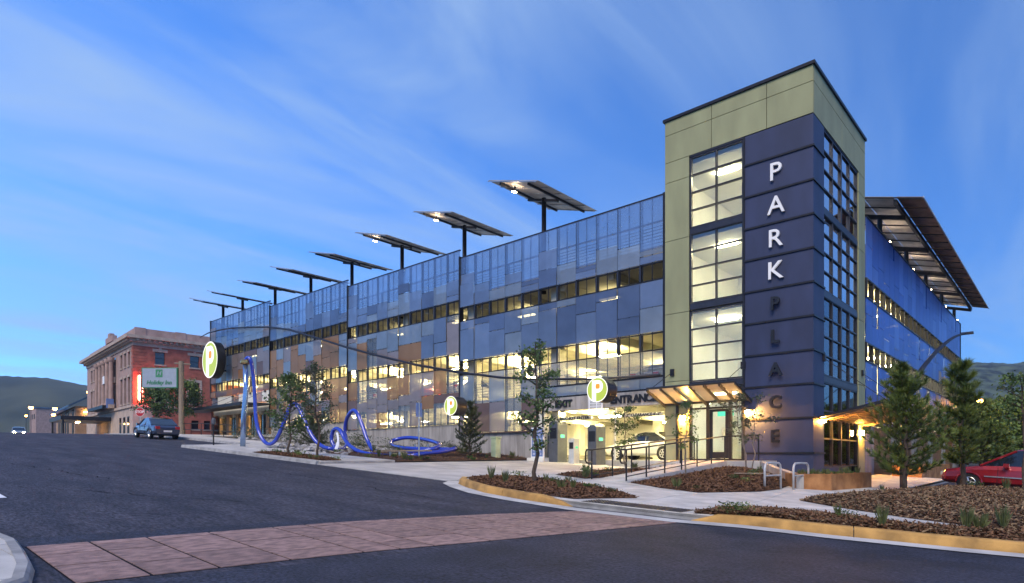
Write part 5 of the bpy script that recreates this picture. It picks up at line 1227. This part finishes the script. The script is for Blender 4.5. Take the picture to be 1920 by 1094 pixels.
# ================================================================ TREES AND PLANTS
def leafy(name, label, loc, h, cr, cz, nleaf, ls, lm, bm='bark', seed=0, stems=1, limbs=14, cat='tree', group=None, squash=1.0, trunk_r=.05):
    random.seed(seed); t = thing(name, label, cat, loc, random.uniform(0, 6), group)
    tr = MB(); tips = []
    for s in range(stems):
        a = random.uniform(0, 6.28); lean = .0 if stems == 1 else .16 * h
        top = Vector((math.cos(a) * lean + random.uniform(-.06, .06) * h * .5, math.sin(a) * lean, h * (.97 if s == 0 else random.uniform(.75, .95))))
        b0 = Vector((math.cos(a) * .1, math.sin(a) * .1, -.15)) if stems > 1 else Vector((0, 0, -.15))
        pts = [b0.lerp(top, k / 8) + Vector((random.gauss(0, .012 * h), random.gauss(0, .012 * h), 0)) * (k > 0) for k in range(9)]
        tr.tube(pts, [trunk_r * (1.25 if k == 0 else 1) * (1 - .85 * k / 8) / (1 if stems == 1 else 1.5) + .006 for k in range(9)], 8)
        for i in range(max(4, limbs // stems)):
            f = cz / h + (1 - cz / h) * (i + random.random() * .6) / max(4, limbs // stems); f = min(.98, f)
            k = f * 8; p = pts[int(k)].lerp(pts[min(8, int(k) + 1)], k % 1); an = i * 2.4 + random.uniform(-.4, .4)
            g_ = (f - cz / h) / max(.01, (1 - cz / h)); L = cr * (math.sin(math.pi * (.22 + .74 * g_)) ** .8) * random.uniform(.75, 1.15)
            d = Vector((math.cos(an), math.sin(an), random.uniform(.25, .75))).normalized(); q = [p, p + d * L * .5 + Vector((0, 0, .03)), p + d * L + Vector((0, 0, .02 * L))]
            tr.tube(q, [trunk_r * .38, trunk_r * .25, .006], 5); tips.append(q)
            for m_ in range(3):
                d2 = (d + Vector((random.gauss(0, .7), random.gauss(0, .7), random.gauss(0, .4)))).normalized(); s0 = p + d * L * random.uniform(.3, .8); q2 = [s0, s0 + d2 * L * .28, s0 + d2 * L * .5]
                tr.tube(q2, [trunk_r * .16, .008, .005], 4); tips.append(q2)
    tr.build('trunk', bm, t, smooth=True)
    lf = MB()
    per = max(1, nleaf // len(tips))
    for q in tips:
        dens = random.choice((.5, 1, 1, 1.4))
        for _ in range(int(per * dens)):
            u = random.random() ** .6; p = (q[0].lerp(q[1], u * 2) if u < .5 else q[1].lerp(q[2], u * 2 - 1)) + Vector((random.gauss(0, 1), random.gauss(0, 1), random.gauss(0, .8))) * cr * .11
            a = Vector((random.gauss(0, 1), random.gauss(0, 1), random.gauss(-.3, .7))).normalized(); b = a.orthogonal().normalized(); b = (b * math.cos(random.uniform(0, 3.1)) + a.cross(b) * math.sin(random.uniform(0, 3.1))).normalized()
            s = ls * random.uniform(.6, 1.25)
            lf.add([tuple(p), tuple(p + a * s * .5 + b * s * .36), tuple(p + a * s * 1.1), tuple(p + a * s * .5 - b * s * .36)], [(0, 1, 2, 3)])
    lf.build('crown', lm, t)
    return t
def pine(label, loc, h, r, seed, nm='needles', base=.12, whorls=13, nb=6, nd=30, cat='pine tree', nl=.15, group=None):
    random.seed(seed); t = thing('pine_tree', label, cat, loc, 0, group); tr = MB(); nd_ = MB()
    pts = [Vector((random.gauss(0, .012 * h) * (k > 0), random.gauss(0, .012 * h) * (k > 0), -.15 + (h * .98 + .15) * k / 10)) for k in range(11)]
    tr.tube(pts, [.075 * h / 4 * (1 - .88 * k / 10) + .008 for k in range(11)], 8)
    def tuft(p, d, n, L):
        d = d.normalized(); a = d.orthogonal().normalized(); b = d.cross(a)
        for _ in range(n):
            th = random.uniform(0, 6.283); sp_ = random.uniform(.25, 1.05); v = (d + (a * math.cos(th) + b * math.sin(th)) * sp_).normalized()
            s = p + d * random.uniform(-.07, .06); l = L * random.uniform(.7, 1.1); w = v.cross(Vector((random.gauss(0, 1), random.gauss(0, 1), random.gauss(0, 1)))).normalized() * .0085
            nd_.add([tuple(s - w), tuple(s + w), tuple(s + v * l)], [(0, 1, 2)])
    for wv in range(whorls):
        f = base + (1 - base) * (wv + .2) / whorls; k = f * 10; p = pts[min(10, int(k))].lerp(pts[min(10, int(k) + 1)], k % 1)
        L0 = r * (1.06 - f) ** .75 * (.62 + .5 * min(1, (f - base + .12) / .3))
        for i in range(nb if wv < whorls - 2 else 4):
            an = 6.283 * i / nb + wv * 1.3 + random.uniform(-.35, .35); L = L0 * random.uniform(.45, 1.2); up = .12 + .75 * f
            d = Vector((math.cos(an), math.sin(an), up)); d.normalize()
            q = [p, p + d * L * .5 - Vector((0, 0, .03 * L)), p + d * L + Vector((0, 0, .12 * L))]
            tr.tube(q, [.016 * h / 4 + .004, .012, .006], 5)
            bare = .30 if f < .45 else .12
            for s in range(4):
                u = bare + (1 - bare) * s / 3; pp = q[0].lerp(q[1], u * 2) if u < .5 else q[1].lerp(q[2], u * 2 - 1); dd = (q[2] - q[1]).normalized()
                tuft(pp, dd, nd, nl)
                if s > 0:
                    for sg_ in (-1, 1):
                        side = dd.cross(Vector((0, 0, 1))).normalized() * sg_; d2 = (dd * .7 + side * .8 + Vector((0, 0, .3))).normalized(); l2 = L * random.uniform(.14, .30); e_ = pp + d2 * l2
                        tr.tube([pp, e_], [.006, .004], 4, False); tuft(e_, d2 + Vector((0, 0, .3)), nd, nl)
    tuft(pts[-1], Vector((0, 0, 1)), nd * 2, nl)
    tr.build('trunk', 'bark', t, smooth=True); nd_.build('crown', nm, t)
    return t
g3 = lambda x, y, o=.13: (x, y, gz(x, y) + o)
pine('bushy young pine in front of the side canopy, thickest of the pines', (3.44, -2.6, gz(3.44, -2.6) + .3), 3.8, 1.25, 3, whorls=13, nb=7, nd=36, nl=.19)
pine('open young pine with bare lower trunk in front of the red minivan', (4.55, .35, gz(4.5, .35) + .25), 4.2, 1.3, 8, base=.2, whorls=9, nb=5, nd=46, nl=.24)
pine('small dark pine in the grass between P sign and garage wall', g3(-14.5, -4.1), 2.75, .95, 14, 'needles_dark', .1, 10, 6, 24)
pine('low dark mugo pine beside the blue hose standpipe', g3(-26.5, -5.6), 1.6, 1.1, 21, 'needles_dark', .05, 8, 7, 22)
leafy('young_tree', 'slim young tree in the kerb bed opposite the driveway mouth', g3(-3.37, -12.34), 3.95, .74, 1.1, 2400, .08, 'leaf', seed=2, limbs=17, trunk_r=.06)
leafy('street_tree', 'dense green street tree at the kerb by the blue hose', g3(-16.9, -12.2), 3.45, .86, .95, 3200, .09, 'leaf', seed=4, limbs=22, trunk_r=.05, group='kerb trees')
leafy('street_tree', 'darker taller street tree at the kerb by the blue hose', g3(-14.9, -12.1), 3.85, .74, 1.25, 2400, .08, 'leaf_dark', seed=5, limbs=20, trunk_r=.05, group='kerb trees')
leafy('sapling', 'thin sapling on the mulch mound lit orange by the wall lamp', (-2.1, -6.2, gz(-2.1, -6.2) + .3), 2.55, .55, .95, 420, .09, 'leaf', 'bark_pale', 6, limbs=9, trunk_r=.028)
leafy('sapling', 'multi-stemmed sapling with hanging leaves against the dark siding', (-1.3, -2.9, gz(-1.3, -2.9) + .5), 2.95, .80, 1.1, 900, .085, 'leaf_dark', 'bark_pale', 7, stems=3, limbs=15, trunk_r=.03)
leafy('sapling', 'thin sapling by the driveway left of the ramp', g3(-5.2, -5.0), 2.6, .62, .95, 800, .085, 'leaf', 'bark_pale', 9, limbs=11, trunk_r=.026)
leafy('young_tree', 'thin-stemmed young tree in the mulch in front of the minivan', (6.25, -1.6, gz(6.2, -1.6) + .3), 3.6, .8, 2.2, 900, .09, 'leaf', seed=12, limbs=10, trunk_r=.045)
for i, (px, dpt, hh) in enumerate(((292, 62, 4.6), (345, 58, 5.0))):
    x, y, _ = dp(px, 800, dpt); leafy('street_tree', ('round green tree in front of the red-lit hotel wall', 'round green tree below the pale pylon sign')[i], (x, y, gz(x, y) + .1), hh, 1.9, 1.9, 3000, .20, 'leaf', seed=30 + i, limbs=18, trunk_r=.09)
# trees beyond the parking lot
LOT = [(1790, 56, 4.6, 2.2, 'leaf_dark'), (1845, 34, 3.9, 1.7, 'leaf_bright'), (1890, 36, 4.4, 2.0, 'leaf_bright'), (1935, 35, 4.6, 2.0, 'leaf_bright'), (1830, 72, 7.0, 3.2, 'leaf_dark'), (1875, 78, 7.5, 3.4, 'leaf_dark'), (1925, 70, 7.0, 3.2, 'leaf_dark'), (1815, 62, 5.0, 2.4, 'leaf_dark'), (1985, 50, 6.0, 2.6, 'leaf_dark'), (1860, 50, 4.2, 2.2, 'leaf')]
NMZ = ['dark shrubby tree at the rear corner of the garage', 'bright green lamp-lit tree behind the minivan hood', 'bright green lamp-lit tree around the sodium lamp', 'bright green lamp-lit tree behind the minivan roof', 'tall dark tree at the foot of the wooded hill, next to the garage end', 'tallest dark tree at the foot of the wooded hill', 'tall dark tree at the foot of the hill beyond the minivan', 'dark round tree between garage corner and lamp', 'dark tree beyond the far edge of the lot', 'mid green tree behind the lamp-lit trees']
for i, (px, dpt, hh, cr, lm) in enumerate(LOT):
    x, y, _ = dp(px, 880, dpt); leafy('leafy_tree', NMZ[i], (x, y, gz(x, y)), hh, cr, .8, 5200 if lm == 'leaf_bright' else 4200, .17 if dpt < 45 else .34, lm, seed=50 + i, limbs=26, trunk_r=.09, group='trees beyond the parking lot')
hd = MB(); random.seed(77)
for i in range(9000):
    x, y, _ = dp(random.uniform(1760, 2100), 870, random.uniform(80, 95)); z = gz(x, y) + random.uniform(0, 2.6) * random.uniform(.5, 1); p = Vector((x, y, z)); a = Vector((random.gauss(0, 1), random.gauss(0, 1), random.gauss(0, 1))).normalized(); b = a.orthogonal().normalized(); s = .4
    hd.add([tuple(p), tuple(p + a * s * .5 + b * s * .4), tuple(p + a * s), tuple(p + a * s * .5 - b * s * .4)], [(0, 1, 2, 3)])
tag(hd.build('undergrowth', 'leaf_dark'), 'dark undergrowth along the far edge of the parking lot', 'undergrowth', kind='stuff')
# grasses and low plants
def tuft_mesh(n, h, sp_, seed, m):
    random.seed(seed); b = MB()
    for _ in range(n):
        a = random.uniform(0, 6.28); r = random.uniform(0, sp_ * .35); hh = h * random.uniform(.5, 1.1); ln_ = random.uniform(.1, .8) * sp_; x, y = r * math.cos(a), r * math.sin(a); w = .005
        tx, ty = x + ln_ * math.cos(a), y + ln_ * math.sin(a)
        b.add([(x - w * math.sin(a), y + w * math.cos(a), -.02), (x + w * math.sin(a), y - w * math.cos(a), -.02), ((x + tx) / 2 + w * .7 * math.sin(a), (y + ty) / 2 - w * .7 * math.cos(a), hh * .7), (tx, ty, hh), ((x + tx) / 2 - w * .7 * math.sin(a), (y + ty) / 2 + w * .7 * math.cos(a), hh * .7)], [(0, 1, 2, 3, 4)])
    return b.mesh('grass_tuft', m)
TM = [tuft_mesh(70, .34, .22, 1, 'grass'), tuft_mesh(60, .45, .16, 2, 'grass'), tuft_mesh(90, .20, .25, 3, 'leaf')]
def herb_mesh(n, h, r, seed, m):
    random.seed(seed); b = MB()
    for _ in range(n):
        p = Vector((random.gauss(0, r * .5), random.gauss(0, r * .5), random.uniform(0, h))); a = Vector((random.gauss(0, 1), random.gauss(0, 1), random.gauss(.5, .6))).normalized(); q = a.orthogonal().normalized(); s = random.uniform(.03, .07)
        b.add([tuple(p), tuple(p + a * s * .5 + q * s * .4), tuple(p + a * s), tuple(p + a * s * .5 - q * s * .4)], [(0, 1, 2, 3)])
    return b.mesh('low_shrub', m)
HM = [herb_mesh(150, .18, .26, 5, 'leaf'), herb_mesh(170, .22, .30, 6, 'leaf_bright'), herb_mesh(220, .5, .42, 7, 'leaf_dark')]
GRP = {'A': ('in the kerb bed under the slim young tree', 11), 'B': ('in the narrow bed along the yellow kerb', 9), 'C': ('on the broad mulch bed below the pines', 12), 'D': ('on the mulch mound beside the ramp', 7), 'E': ('in the bed between driveway and ramp', 9), 'F': ('in the kerb bed under the two street trees', 10), 'G': ('in the planting under the garage wall', 34)}
random.seed(99)
for key, (where, n) in GRP.items():
    for i in range(n):
        p = bedpoint(key); k = random.random(); s = random.uniform(.5, .95)
        if k < .6:
            o = link('grass_tuft', random.choice(TM), None, tuple(p), random.uniform(0, 6)); tag(o, 'thin green grass tuft ' + where, 'grass', 'grass tufts ' + where)
        else:
            o = link('low_shrub', random.choice(HM[:2] if key != 'G' else HM), None, tuple(p), random.uniform(0, 6)); tag(o, 'low leafy plant ' + where, 'plant', 'low plants ' + where)
        o.scale = (s, s, s)
for i in range(14):
    x, y = random.uniform(.5, 2.0), random.uniform(-4.2, -1.7); o = link('grass_tuft', random.choice(TM), None, (x, y, .42), random.uniform(0, 6)); tag(o, 'green grass tuft growing in the rust-orange planter', 'grass', 'grasses in the planter'); o.scale = (.7, .7, .6)
for i in range(20):
    x, y = random.uniform(-40, -18), random.uniform(-4.5, -1.2); o = link('shrub', HM[2], None, (x, y, gz(x, y) + .1), random.uniform(0, 6)); s = random.uniform(1, 2.1); o.scale = (s, s, s); tag(o, 'dark shrub between the rocks and the garage wall', 'shrub', 'shrubs below the garage wall')
hz = MB().box(-905, -705, -60, 905, 905, 190).build('haze', 'soil')
hm = bpy.data.materials.new('haze'); hm.use_nodes = True; hn = hm.node_tree; hn.nodes.clear()
ho = hn.nodes.new('ShaderNodeOutputMaterial'); hv = hn.nodes.new('ShaderNodeVolumePrincipled'); hv.inputs['Density'].default_value = .00028; hv.inputs['Color'].default_value = (.6, .78, 1, 1); hv.inputs['Anisotropy'].default_value = .2
hn.links.new(hv.outputs[0], ho.inputs['Volume']); hz.data.materials.clear(); hz.data.materials.append(hm); tag(hz, kind='stuff')
print('panels', NP_, 'objects', len(bpy.data.objects), 'tris', sum(sum(len(p.vertices) - 2 for p in m.polygons) for m in bpy.data.meshes))
